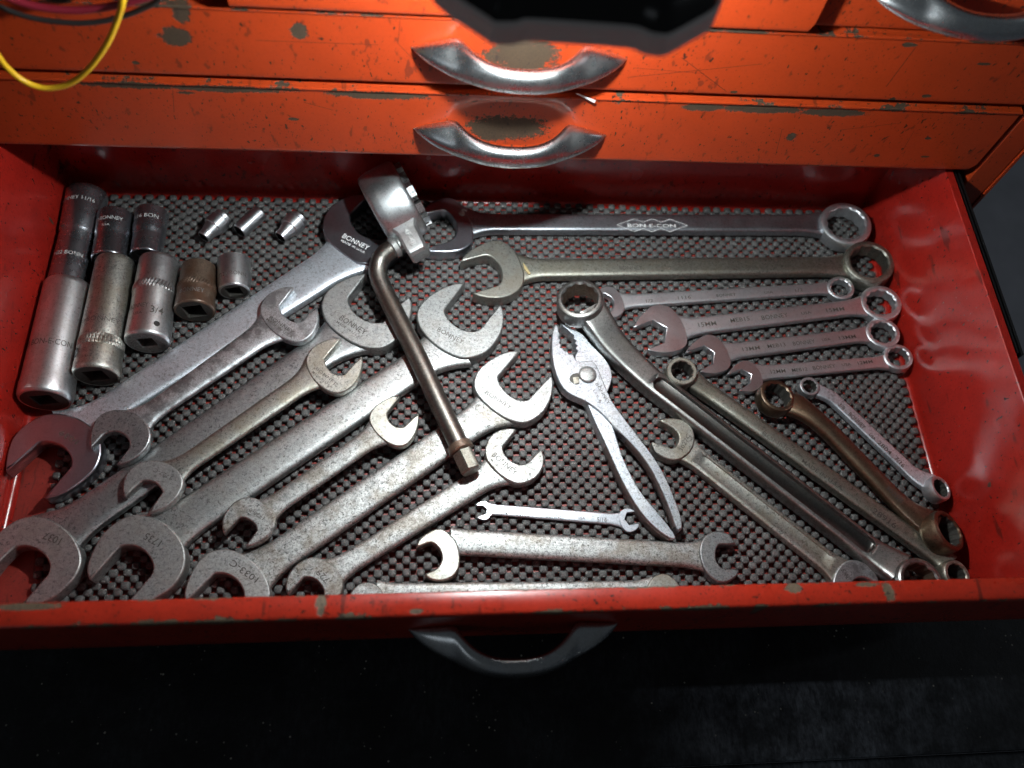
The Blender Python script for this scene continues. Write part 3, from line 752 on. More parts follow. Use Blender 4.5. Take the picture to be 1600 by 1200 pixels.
# ---- W5: big grey open-end 1735
r = wroot('open_end_wrench', 'large grey open-end wrench stamped 1735, crossed by the bent bar', (450, 690))
zt = MT + 0.0116
cA = jaw(r, MT, zt, MAT['greyface'], (726, 442.5), [(696, 481), (695, 487.5), (700, 497.5), (710, 507.5), (722.5, 514.5), (736, 517.5), (746, 516), (752.5, 511.5)], (781, 475),
         [(786, 482.5), (787.5, 497.5), (785, 515), (776, 532.5), (761, 549), (745, 556), (729, 559.5), (712.5, 557), (690, 546), (670, 530), (656, 512.5), (650.6, 496), (652.5, 482.5), (662.5, 469), (679, 456), (697.5, 447), (715, 442)])
cB = jaw(r, MT, zt, MAT['greyface'], (140, 907), [(184.5, 857), (191, 853), (204, 852), (219, 856.5), (231, 867), (238, 880), (239, 890), (235.5, 898.5)], (185, 957),
         [(212, 953), (240, 936), (262.5, 922.5), (276, 909), (286.5, 891), (290, 873), (288, 855), (279, 838.5), (265.5, 823.5), (249, 812), (231, 805.5), (213, 803), (193.5, 808), (175.5, 819), (159, 835.5), (147, 855), (138, 877.5), (135, 894)])
shank(r, (634, 584), (330, 786), 54, 66, 0.0044, MT + 0.0052, E_(*cA), E_(*cB), MAT['grey'], 3.6, (0.84, 0.84))
lettering(r, 'BONNEY', (682, 517), (722, 538), zt, MAT['stampmid'], 0.0034); lettering(r, 'U.S.A.', (699, 528), (715, 541), zt, MAT['stampmid'], 0.0018)
lettering(r, '1735', (254, 845), (230, 832), zt, MAT['stampdark'], 0.0042)
lettering(r, '1-1/8', (320, 804), (301, 792), MT + 0.0097, MAT['greyface'], 0.0032)
# ---- W7
r = wroot('open_end_wrench', 'long grey open-end wrench stamped 1033-C at its lower jaw', (570, 780))
zt = MT + 0.0100
cA = jaw(r, MT, zt, MAT['greyface'], (812, 549), [(779, 587.5), (779, 594), (784, 604), (792.5, 614), (804, 622), (816, 625.6), (825, 624)], (861, 585),
         [(864, 592.5), (864, 610), (859, 627.5), (849, 644), (835, 655), (820, 661), (805, 659), (787.5, 652.5), (769, 640), (751, 624), (741, 609), (740, 595), (745, 581), (756, 569), (770, 559), (786, 551), (801, 547.5)])
cB = jaw(r, MT, zt, MAT['greyface'], (291, 940), [(334, 897), (341, 895.5), (355, 897), (369, 906), (378, 918), (381, 930), (379, 940)], (338, 986),
         [(362, 988), (386, 978), (408, 962), (420, 945), (422.6, 927), (420, 911), (409.5, 892), (394, 874.5), (374.5, 863), (355, 857), (336, 859), (320, 866), (304.5, 883), (292, 909), (287, 930)])
shank(r, (700, 688), (460, 853), 51, 53, 0.0038, MT + 0.0046, E_(*cA), E_(*cB), MAT['pitted'], 3.6, (0.84, 0.84))
lettering(r, 'BONNEY', (757, 615), (797, 640), zt, MAT['stampmid'], 0.0028)
lettering(r, '1033-C', (405, 903), (364, 874), zt, MAT['stampdark'], 0.0036)
lettering(r, '3/4', (430, 858), (452, 850), MT + 0.0084, MAT['greyface'], 0.003)
# ---- W8
r = wroot('open_end_wrench', 'pitted grey open-end wrench stamped 729, its jaw beside the bent bar tip', (660, 810))
zt = MT + 0.0092
cA = jaw(r, MT, zt, MAT['pitted'], (807.5, 670.6), [(786, 697.5), (786, 702.5), (791, 712.5), (800, 720.6), (811, 725), (819, 725), (825, 722)], (845, 701),
         [(849, 707.5), (850.6, 722.5), (846, 736), (836, 747.5), (822.5, 754), (810, 756), (799, 753), (785, 745), (772.5, 734), (761, 720), (757, 707.5), (759, 695), (766, 681), (777.5, 672.5), (791, 669), (801, 669)])
cB = jaw(r, MT, zt, MAT['pitted'], (449, 930), [(474, 903), (481, 901.6), (492, 905), (502, 915), (506, 926), (503, 934)], (478, 960),
         [(498, 960), (518, 948), (530, 935), (537, 915), (534, 901), (523, 885), (504, 873), (486.5, 869.6), (467, 878), (452, 894), (445, 913)])
shank(r, (742, 757), (590, 852), 40, 36, 0.0034, MT + 0.0042, E_(*cA), E_(*cB), MAT['pitted'], 3.4, (0.84, 0.84))
lettering(r, 'BONNEY', (768, 712), (804, 743), zt, MAT['stampdark'], 0.0034); lettering(r, 'MADE IN U.S.A', (766, 719), (798, 748), zt, MAT['stampmid'], 0.0014)
lettering(r, '729', (516, 905), (500, 889), zt, MAT['stampdark'], 0.0036)
# ---- W2 (lies on W1)
z0 = MT + 0.0092; zt = z0 + 0.0062
r = wroot('open_end_wrench', 'short open-end wrench with corroded plating lying on the satin chrome one', (320, 590), z=z0)
cA = jaw(r, z0, zt, MAT['mottle'], (459.5, 449), [(437.7, 477), (438, 484.5), (444.5, 493.5), (455, 501), (464, 503.7), (471, 501.5)], (494.7, 477),
         [(497.7, 492), (496, 507), (489.5, 520.5), (477.5, 531), (466, 534.5), (452, 532.5), (432.5, 523.5), (416, 508.5), (407, 492), (406, 478.5), (411.5, 466.5), (423.5, 456), (438.5, 449), (450.5, 447)])
cB = jaw(r, z0, zt, MAT['dull'], (141, 701), [(157, 684), (164, 677.5), (175, 674), (186, 675), (196, 681), (202, 690), (201.6, 699)], (181, 726.5),
         [(197, 723), (215.6, 712.5), (230.6, 697.5), (236, 680.6), (232.5, 665.6), (219, 650.6), (202.5, 642), (184, 639), (165, 643), (150, 653.4), (142.5, 669), (140, 686)])
shank(r, (388, 538), (250, 635), 42, 35, 0.0026, z0 + 0.0031, E_(*cA), E_(*cB), MAT['mottle'], 3.0, (0.82, 0.82))
lettering(r, 'BONNEY', (420, 497), (457, 522), zt, MAT['stampdark'], 0.0024); lettering(r, 'MADE IN U.S.A.', (415, 500), (456, 530), zt, MAT['stampmid'], 0.0020)
# ---- W4 (lies on W3)
z0 = MT + 0.0092; zt = z0 + 0.0062
r = wroot('open_end_wrench', 'short yellow-tinged open-end wrench stamped 1727-C lying on the 1037 wrench', (380, 660), z=z0)
cA = jaw(r, z0, zt, MAT['nickel'], (533.5, 529), [(507, 560.5), (508, 566.5), (512.5, 575.5), (521.5, 583), (530.5, 586), (538, 584.5)], (565, 555),
         [(567, 565), (563.5, 582), (556, 597), (543, 609), (526, 615), (509.5, 610), (493, 598), (481, 580), (477, 562), (482.5, 548.5), (496, 536.5), (512.5, 530), (524.5, 527.5)])
cB = jaw(r, z0, zt, MAT['greyface'], (194, 777), [(221, 752), (229, 750.6), (242, 754), (250, 762), (253.5, 769)], (230, 801.6),
         [(251, 797), (270, 784), (283, 767), (287, 750), (279, 735), (262.5, 724), (240, 718), (221, 721), (204, 731), (193, 748), (191, 765)])
shank(r, (430, 629), (300, 719), 36, 33, 0.0026, z0 + 0.0031, E_(*cA), E_(*cB), MAT['nickel'], 3.0, (0.82, 0.82))
lettering(r, 'BONNEY', (493, 577), (524, 602), zt, MAT['stampmid'], 0.0020); lettering(r, 'MADE IN U.S.A.', (487, 582), (518, 608), zt, MAT['stampmid'], 0.0016)
lettering(r, '1727-C', (269, 744), (242, 731), zt, MAT['stampmid'], 0.0024)
# ---- W6 (leans on W5)
z0 = MT + 0.0080; zt = z0 + 0.0060
r = wroot('open_end_wrench', 'short brownish open-end wrench resting against the 1735 wrench', (510, 735), z=z0)
cA = jaw(r, z0, zt, MAT['oliveface'], (626, 619), [(605.5, 644.5), (606, 652), (611.5, 661), (619, 666), (626.5, 667), (632, 665.5)], (653.5, 644),
         [(655.5, 655), (650.5, 676), (640, 691), (628, 698), (611.5, 695.5), (595, 685), (581.5, 670), (576, 655), (578.5, 643), (589, 631), (604, 622), (616, 618)])
cB = jaw(r, z0, zt, MAT['pitted'], (349, 835), [(374.5, 809), (383, 809), (394, 815), (400, 824), (400.7, 829)], (381.5, 855),
         [(399, 850), (416.5, 839.5), (429, 824), (431, 810), (423.5, 796), (409.5, 783.5), (395, 776.5), (378, 777), (362, 787), (350, 803), (346, 818.5)])
shank(r, (575, 688), (432, 788), 34, 33, 0.0026, z0 + 0.0030, E_(*cA), E_(*cB), MAT['pitted'], 2.8, (0.82, 0.82))
lettering(r, '1725-B', (414, 808), (391, 794), zt, MAT['stampmid'], 0.0022)
# ---- W9 bottom horizontal
zt = MT + 0.0085
r = wroot('open_end_wrench', 'speckled yellowish open-end wrench lying level near the drawer front', (900, 865))
cA = jaw(r, MT, zt, MAT['nickel'], (649.5, 855.5), [(657.5, 853), (671, 848), (678, 849.5), (686, 857.5), (690, 867.5), (689, 877.5), (684, 886), (677.5, 890.6)], (662.5, 897),
         [(670, 904), (681, 907.5), (694, 907), (706, 902.5), (716, 891), (719, 877.5), (718, 860), (712.5, 845), (702.5, 834), (694, 827), (681, 825.6), (667.5, 832.5), (654, 843)])
cB = jaw(r, MT, zt, MAT['dull'], (1151, 850.6), [(1126, 850.6), (1121.5, 854), (1119, 861), (1119, 872.5), (1123, 881), (1129, 887), (1136, 888.5)], (1155.6, 889),
         [(1154, 897), (1146, 905), (1132.5, 910.6), (1120, 908), (1107.5, 899), (1099, 886), (1094, 871), (1093, 856), (1098, 841), (1109, 832), (1121, 829), (1134, 831), (1145, 840)])
shank(r, (730, 848), (1080, 868), 41, 38, 0.0033, MT + 0.0040, E_(*cA), E_(*cB), MAT['pitted'], 3.2, (0.58, 0.76))
# ---- W10 almost hidden under the lip
zt = MT + 0.0085
r = wroot('open_end_wrench', 'grey open-end wrench almost hidden behind the drawer front, only its edge showing', (800, 925))
cA = jaw(r, MT, zt, MAT['pitted'], (545, 948), [(560, 946), (568, 944), (574, 950), (574, 958), (568, 964)], (552, 974),
         [(565, 976), (585, 970), (598, 955), (602, 938), (597, 922), (586, 912), (572, 909), (558, 913), (547, 926), (543, 938)])
cB = jaw(r, MT, zt, MAT['oliveface'], (1066, 932), [(1048, 930), (1040, 936), (1038, 944), (1041, 952), (1048, 957)], (1066, 958),
         [(1058, 966), (1040, 968), (1022, 958), (1011, 940), (1010, 920), (1018, 904), (1031, 896), (1046, 897), (1058, 908), (1065, 920)])
shank(r, (640, 929), (980, 926), 36, 36, 0.0033, MT + 0.0040, E_(*cA), E_(*cB), MAT['pitted'], 3.2)
# ---- W11 ignition wrench 23103
zt = MT + 0.0034
r = wroot('ignition_wrench', 'tiny bright open-end wrench marked 23103 above the level grey wrench', (870, 804))
cA = jaw(r, MT, zt, MAT['satin_shaded'], (743, 790), [(755, 790), (760.5, 795), (760, 802), (753, 805)], (745, 808),
         [(754, 812.5), (763, 811), (768, 804), (769, 795), (765, 786.5), (757, 782), (749, 784)], True, 0.0003)
cB = jaw(r, MT, zt, MAT['satin_shaded'], (994, 799.5), [(980, 801), (976, 811), (983, 820)], (999, 817.5),
         [(997.5, 825), (985, 832.5), (973.5, 826), (967, 812.5), (967.5, 801), (975, 794.5), (985, 794.5)], True, 0.0003)
shank(r, (775, 797), (958, 811.5), 17.5, 18.5, 0.0013, MT + 0.0015, E_(*cA), E_(*cB), MAT['satin_shaded'], 5, (0.78, 0.78))
for s_, a, b_, hh in (('1/4', (784, 804), (793, 805), .0024), ('23103', (806, 806), (827, 807.5), .0020), ('BONNEY', (853, 809), (882, 811), .0026), ('USA', (903, 811), (914, 812), .0018), ('5/16', (933, 815), (948, 816), .0028)):
    lettering(r, s_, a, b_, MT + 0.0029, MAT['stampdark'], hh)
# ---- W22 3027C
zt = MT + 0.0090
r = wroot('open_end_wrench', 'pale olive open-end wrench stamped 3027C with long recessed panel in its handle', (1190, 790))
cA = jaw(r, MT, zt, MAT['nickel'], (1029, 656), [(1052, 669), (1060, 678), (1060.5, 688), (1056, 697), (1049, 700)], (1017.5, 689),
         [(1022.5, 705), (1037.5, 715), (1055, 720), (1072.5, 712.5), (1084, 697.5), (1086, 677.5), (1077.5, 662.5), (1062.5, 654), (1045, 652.5)])
cB = jaw(r, MT, zt, MAT['mottle'], (1376, 916), [(1361, 906), (1347, 901.5), (1335, 906), (1330, 918), (1333, 930)], (1352, 952),
         [(1333, 952), (1314, 942), (1303, 925), (1301, 907), (1308, 890), (1319, 878), (1335, 873.5), (1355, 881), (1369, 894)])
shank(r, (1100, 727), (1290, 878), 33, 33, 0.0036, MT + 0.0042, E_(*cA), E_(*cB), MAT['nickel'], 8, (0.80, 0.80), (0.10, 0.90, 0.0018))
lettering(r, '3027C', (1066, 706), (1079, 680), zt, MAT['stampdark'], 0.0026)
lettering(r, 'BONNEY', (1314, 891), (1324, 908), zt, MAT['stampdark'], 0.0030)

# ---- combination wrenches
def ringat(px, rpx, z):
    c = onz(px[0], px[1], z); rr = (onz(px[0] + rpx, px[1], z) - c).length
    return c, rr
# W12 BON-E-CON
zt = MT + 0.0105
r = wroot('combination_wrench', 'large satin combination wrench with diamond BON-E-CON logo along the back wall', (1000, 352))
cA = jaw(r, MT, zt, MAT['polish'], (656, 336), [(689, 329), (696, 329.5), (704, 335), (711, 345), (714, 356), (712, 366), (706, 374), (697.5, 378)], (655, 390),
         [(672, 393), (692, 394), (710, 393), (722.5, 390), (734, 382.5), (740, 372.5), (739, 357.5), (735, 342.5), (727.5, 327.5), (717.5, 315), (702.5, 308), (687.5, 310), (672.5, 317.5), (662, 326)])
c, rr = ringat((1322.5, 348), 38, MT + 0.0150)
boxring(r, c, rr, 0.0125, MAT['chromesat'], V((-0.10, -0.02, 1)), 0.75)
shank(r, (790, 351), (1270, 352), 32, 31, 0.0040, MT + 0.0052, E_(*cA), (V((c.x, c.y)), rr, 'box'), MAT['satin_shaded'], 5, (0.84, 0.78), zb=MT + 0.0062)
zl = MT + 0.0089
lettering(r, 'BON-E-CON', (981, 355), (1056, 355.8), zl + .0018, MAT['stampwhite'], 0.0031)
lettering(r, 'S', (716, 334), (724, 338), zt, MAT['stamplight'], 0.006)
def diamonds():
    top = [(964, 351), (991, 342), (1005, 347), (1019, 342), (1032.5, 347), (1047, 342.5), (1074, 352)]
    bot = [(1047, 362), (1032.5, 357), (1019, 362), (1005, 357), (991, 362)]
    q = [onz(x, y, zl + .0017) for x, y in top + bot]; ds = []
    for i in range(len(q)):
        a, b_ = q[i], q[(i + 1) % len(q)]; e = (b_ - a).normalized(); n = V((-e.y, e.x, 0)) * 0.00018
        ds.append(([tuple(a - n), tuple(b_ - n), tuple(b_ + n), tuple(a + n)], [(0, 1, 2, 3)], ()))
    return merge(*ds)
obj('diamond_logo', diamonds(), MAT['stampwhite'], r)
# W13 olive
zt = MT + 0.0112
r = wroot('combination_wrench', 'large olive tarnished combination wrench just in front of the satin one', (1040, 422))
cA = jaw(r, MT, zt, MAT['oliveface'], (718, 409), [(754, 399.5), (763, 399), (771, 404), (780, 414), (784, 425), (784, 435), (781, 443), (774, 447)], (737.5, 457.5),
         [(747.5, 462), (762.5, 465), (780, 465.6), (795, 462.5), (809, 455), (817.5, 444), (820, 430), (816, 415), (809, 399), (799, 385), (787.5, 377.5), (774, 375), (759, 378), (744, 385), (730, 394)])
c, rr = ringat((1359, 408), 37, MT + 0.0160)
boxring(r, c, rr, 0.0140, MAT['olive'], V((-0.12, -0.02, 1)), 0.76, amp=0.05)
shank(r, (865, 422), (1290, 417), 34, 30, 0.0042, MT + 0.0052, E_(*cA), (V((c.x, c.y)), rr, 'box'), MAT['olive'], 4.2, (0.82, 0.78), zb=MT + 0.0066)
lettering(r, 'BONNEY', (968, 421), (1004, 421), MT + .0101, MAT['stampmid'], 0.003)
obj('dried_paint_chip', prism([P2(q, MT + .0098) for q in ((817, 411), (823, 418), (829, 428), (826, 429), (819, 421))], MT + .0088, MT + .0106, .0002), plain('tan_paint_chip', (0.42, 0.33, 0.16), .6), r)
# W14..W17
def combo(label, shk, jawargs, ringpx, rpx, mid, th, w_, marks, htop, hexa, hz, ringh, jm='chrome', sm='chromesat', tilt=(-0.14, 0, 1)):
    r = wroot('combination_wrench', label, mid); zt = MT + htop
    cA = jaw(r, MT, zt, MAT[jm], *jawargs, hexa, 0.0004)
    c, rr = ringat(ringpx, rpx, MT + hz)
    boxring(r, c, rr, ringh, MAT['chromesat'], V(tilt), 0.72)
    shank(r, shk[0], shk[1], w_[0], w_[1], th, MT + th + 0.0009, E_(*cA), (V((c.x, c.y)), rr, 'box'), MAT[sm], 6, (0.70, 0.74), zb=MT + hz - ringh / 2 - 0.0005)
    za, zb_ = MT + 2 * th + 0.0009, MT + hz - ringh / 2 - 0.0005 + th
    for s_, a, b_, hh in marks:
        k = ((a[0] + b_[0]) / 2 - shk[0][0]) / (shk[1][0] - shk[0][0])
        lettering(r, s_, a, b_, za + (zb_ - za) * k + 0.0001, MAT['stampmid'], hh)
    return r
combo('slim chrome combination wrench marked 1/2, its jaw under the thick ring', ((990, 471), (1282, 452)),
      ((930, 462), [(943.5, 458), (954, 463.5), (959, 471), (958.5, 480), (955, 487.5)], (938, 496), [(955.5, 497), (967.5, 493.5), (975, 486), (976, 477), (970.5, 462), (961.5, 450), (951, 447), (942, 448.5), (934, 454)]),
      (1314, 449), 20, (1140, 460), 0.0022, (22, 18), [('1/2', (1010, 473), (1021, 472), .0025), ('1116', (1060, 468), (1080, 466.5), .0025), ('BONNEY', (1120, 464), (1150, 462), .0022), ('USA', (1195, 459), (1208, 458), .0018), ('1/2', (1243, 456), (1255, 455), .0022)], 0.0058, False, 0.0085, 0.0072, 'chrome')
combo('polished combination wrench marked 15MM with angular open jaw', ((1085, 511), (1335, 481)),
      ((989, 512), [(1020, 500), (1042, 512), (1038, 535.6)], (1011, 546), [(1024, 550), (1041, 551), (1060, 548), (1071, 541), (1074.6, 531), (1071, 515), (1062, 496), (1050.6, 482), (1039, 476.6), (1026, 475.6), (1015, 480), (1000, 494)]),
      (1377, 472), 30, (1210, 497), 0.0028, (28, 24), [('15MM', (1092, 511), (1120, 508), .0034), ('MEB15', (1142, 504), (1172, 500.5), .0032), ('BONNEY', (1191, 500), (1232, 495), .0034), ('USA', (1253, 492), (1268, 490), .0022), ('15MM', (1292, 488), (1320, 485), .0030)], 0.0072, True, 0.0115, 0.0092)
combo('polished combination wrench marked 13MM, between the 15MM and 12MM ones', ((1150, 549), (1342, 525)),
      ((1071, 550.6), [(1100, 540), (1116, 550.6), (1114, 568)], (1093, 580), [(1105, 583), (1120, 583), (1136, 578), (1142.5, 568), (1140, 554), (1131, 537.5), (1120, 526), (1107, 522), (1094, 527), (1080, 538.5)]),
      (1380, 519), 25, (1240, 540), 0.0025, (25, 21), [('13MM', (1161, 549), (1188, 546), .0030), ('MEB13', (1200, 544), (1228, 541), .0028), ('BONNEY', (1240, 540), (1274, 536), .0030), ('USA', (1285, 533), (1298, 531.5), .0020), ('13MM', (1312, 531), (1338, 528), .0028)], 0.0064, True, 0.0100, 0.0082)
combo('polished combination wrench marked 12MM, lowest of the short chrome ones', ((1205, 582), (1375, 567)),
      ((1136, 585), [(1159, 577), (1174, 585), (1171.5, 599)], (1154, 610), [(1165, 611.6), (1178, 611.6), (1189, 605), (1193, 596), (1189, 584), (1180, 569), (1169, 563), (1157.5, 564), (1145, 573)]),
      (1404, 557), 21.5, (1280, 575), 0.0022, (23, 18), [('12MM', (1205, 584), (1228, 582), .0028), ('MEB12', (1238, 581), (1262, 579), .0025), ('BONNEY', (1271, 578), (1306, 574.5), .0028), ('USA', (1316, 572), (1330, 571), .002), ('12MM', (1341, 570), (1364, 567), .0025)], 0.0058, True, 0.0092, 0.0075)

# ---- double box wrenches with offset rings
def offsetbox(label, ring1, ring2, path, mat, th, n=3.0, hole=0.72, groove=None, bore='bore', rmat=None, amp=0.075):
    """ring = (px, rpx, ztop, height, normal); path = (px, z, half width m, half thickness m)"""
    r = wroot('box_end_wrench', label, path[len(path) // 2][0])
    for (px, rpx, zt, hh, nm) in (ring1, ring2):
        c, rr = ringat(px, rpx, zt)
        boxring(r, c, rr, hh, MAT[rmat or mat], V(nm), hole, bore=MAT[bore], amp=amp)
    pts = [onz(p[0][0], p[0][1], p[1]) for p in path]
    cp = cr(pts, 12); cw = cr([V((p[2], p[3])) for p in path], 12)
    st = []
    for i, (c, w_) in enumerate(zip(cp, cw)):
        g = None
        if groove:
            ga, gb = onz(*groove[0], MT + 0.012), onz(*groove[1], MT + 0.012); gd = (gb - ga).normalized(); gs = (c - ga).dot(gd); gl = (gb - ga).length
            if 0 < gs < gl:
                e = min(gs, gl - gs) / (w_.x * 0.7)
                f = math.sqrt(max(0.0, 1 - (1 - min(1.0, e)) ** 2))
                if f > 0.1: g = (groove[2] * min(1, e * 3), f)
        st.append((c, w_.x, w_.y, g))
    o = obj('shank', loft(st, n=n), MAT[mat], r, 50)
    if groove:
        o.data.materials.append(MAT['channel']); nr = 2 * len(UCOL) - 2
        for k in range(len(st) - 1):
            if st[k][3] and st[k + 1][3]:
                for i in range(6, 12): o.data.polygons[k * nr + i].material_index = 1
    return r
mm = 0.001
MAT['channel'] = steel('dark_reflection_channel_steel', (0.115, 0.108, 0.098), 0.34, 1.0, 0.4, 0.4, (0.07, 0.06, 0.05), 0.00004)  # dark reflection in the concave channel put into its colour
r = offsetbox('heavy dark box-end wrench with long channelled handle, ring over the plier jaws',
    ((906, 465), 36.5, MT + 27.5 * mm, 15 * mm, (-0.16, 0.06, 1)), ((1440, 908), 36, MT + 24 * mm, 15 * mm, (0.05, 0.0, 1)),
    [((921, 483), MT + 19.5 * mm, 11 * mm, 6 * mm), ((936, 507), MT + 17 * mm, 10 * mm, 6 * mm), ((956, 537), MT + 12.5 * mm, 9.4 * mm, 6.2 * mm), ((985, 568), MT + 9 * mm, 9 * mm, 6.4 * mm), ((1020, 600), MT + 7.6 * mm, 8.6 * mm, 6.5 * mm)]
    + [((1020 + 330 * k / 9, 600 + 256 * k / 9), MT + 7.6 * mm, (8.6 - 0.6 * k / 9) * mm, 6.5 * mm) for k in range(1, 9)]
    + [((1352, 858), MT + 8 * mm, 8.2 * mm, 6.4 * mm), ((1382, 878), MT + 11 * mm, 9.5 * mm, 6.3 * mm), ((1408, 893), MT + 15.5 * mm, 11 * mm, 6 * mm)],
    'darksteel', 0, 6.0, 0.77, ((1020, 596), (1366, 862), 3.6 * mm), 'rust', 'darksteel')
r = offsetbox('slim double box-end wrench stamped MADE IN U.S.A. 28916 with small thick ring',
    ((1066, 579), 24, MT + 16 * mm, 11.5 * mm, (-0.05, -0.03, 1)), ((1496, 897), 22.5, MT + 17 * mm, 12 * mm, (0.15, 0, 1)),
    [((1081, 594), MT + 8.5 * mm, 7.2 * mm, 4 * mm), ((1094, 605), MT + 7.2 * mm, 6.6 * mm, 4.2 * mm), ((1112, 618), MT + 6.4 * mm, 6.2 * mm, 4.4 * mm)]
    + [((1112 + 340 * k / 8, 618 + 243 * k / 8), MT + 6.4 * mm, 6.1 * mm, 4.6 * mm) for k in range(1, 8)]
    + [((1462, 868), MT + 7.5 * mm, 6.8 * mm, 4.5 * mm), ((1482, 884), MT + 9.5 * mm, 8 * mm, 4.5 * mm)], 'olive', 0, 3.4, 0.70, None, 'bore', 'olive')
zz = MT + 10.9 * mm
lettering(r, 'BONNEY', (1190, 679), (1238, 712), zz, MAT['stampmid'], .0032); lettering(r, 'MADE IN U.S.A.', (1252, 722), (1316, 767), zz, MAT['stampdark'], .0028); lettering(r, '28916', (1362, 800), (1398, 826), zz, MAT['stampdark'], .0038)
r = offsetbox('brown rusty offset box-end wrench lying between two slimmer ones',
    ((1216, 617), 28, MT + 15 * mm, 11 * mm, (0.10, 0.10, 1)), ((1484, 828), 32, MT + 19 * mm, 12.5 * mm, (0.48, 0.10, 1)),
    [((1234, 630), MT + 9.5 * mm, 9.5 * mm, 4.5 * mm), ((1250, 638), MT + 11 * mm, 8 * mm, 4.6 * mm), ((1270, 652), MT + 12 * mm, 6.6 * mm, 4.8 * mm), ((1295, 674), MT + 11.5 * mm, 6.0 * mm, 5 * mm)]
    + [((1295 + 95 * k / 4, 674 + 98 * k / 4), MT + 10.5 * mm, 6.0 * mm, 5 * mm) for k in range(1, 5)]
    + [((1415, 795), MT + 10.5 * mm, 6.8 * mm, 5 * mm), ((1440, 812), MT + 11 * mm, 8.6 * mm, 5 * mm), ((1462, 823), MT + 12 * mm, 10.5 * mm, 5 * mm)], 'brown', 0, 2.6, 0.76, None, 'bore', 'brown')
lettering(r, '3025B', (1383, 763), (1408, 787), MT + 15.6 * mm, MAT['stampmid'], .0032)
r = offsetbox('slim bright box-end wrench marked 3/8 BONNEY USA 2804 7/16 near right wall',
    ((1265.5, 603), 15, MT + 11 * mm, 7.5 * mm, (-0.05, -0.05, 1)), ((1471, 762), 19.5, MT + 14 * mm, 9 * mm, (0.35, 0.05, 1)),
    [((1276, 611), MT + 7 * mm, 4.6 * mm, 2.4 * mm), ((1286, 615), MT + 7 * mm, 4.4 * mm, 2.5 * mm), ((1299, 622), MT + 6.6 * mm, 4.3 * mm, 2.6 * mm), ((1312, 634), MT + 6 * mm, 4.2 * mm, 2.7 * mm)]
    + [((1312 + 96 * k / 4, 634 + 91 * k / 4), MT + 6 * mm, 4.2 * mm, 2.7 * mm) for k in range(1, 5)]
    + [((1423, 739), MT + 6.4 * mm, 4.5 * mm, 2.7 * mm), ((1438, 749), MT + 7.5 * mm, 5.6 * mm, 2.8 * mm), ((1455, 757), MT + 9 * mm, 6.6 * mm, 3 * mm)], 'satin', 0, 6, 0.72, None, 'bore', 'chromesat')
for s_, a, b_, hh in (('3/8', (1309, 633), (1317, 641), .003), ('BONNEY', (1325, 648), (1349, 671), .003), ('USA', (1357, 680), (1366, 688), .0022), ('2804', (1370, 692), (1390, 711), .003), ('7/16', (1397, 717), (1410, 731), .003)):
    lettering(r, s_, a, b_, MT + 8.8 * mm, MAT['stampdark'], hh)

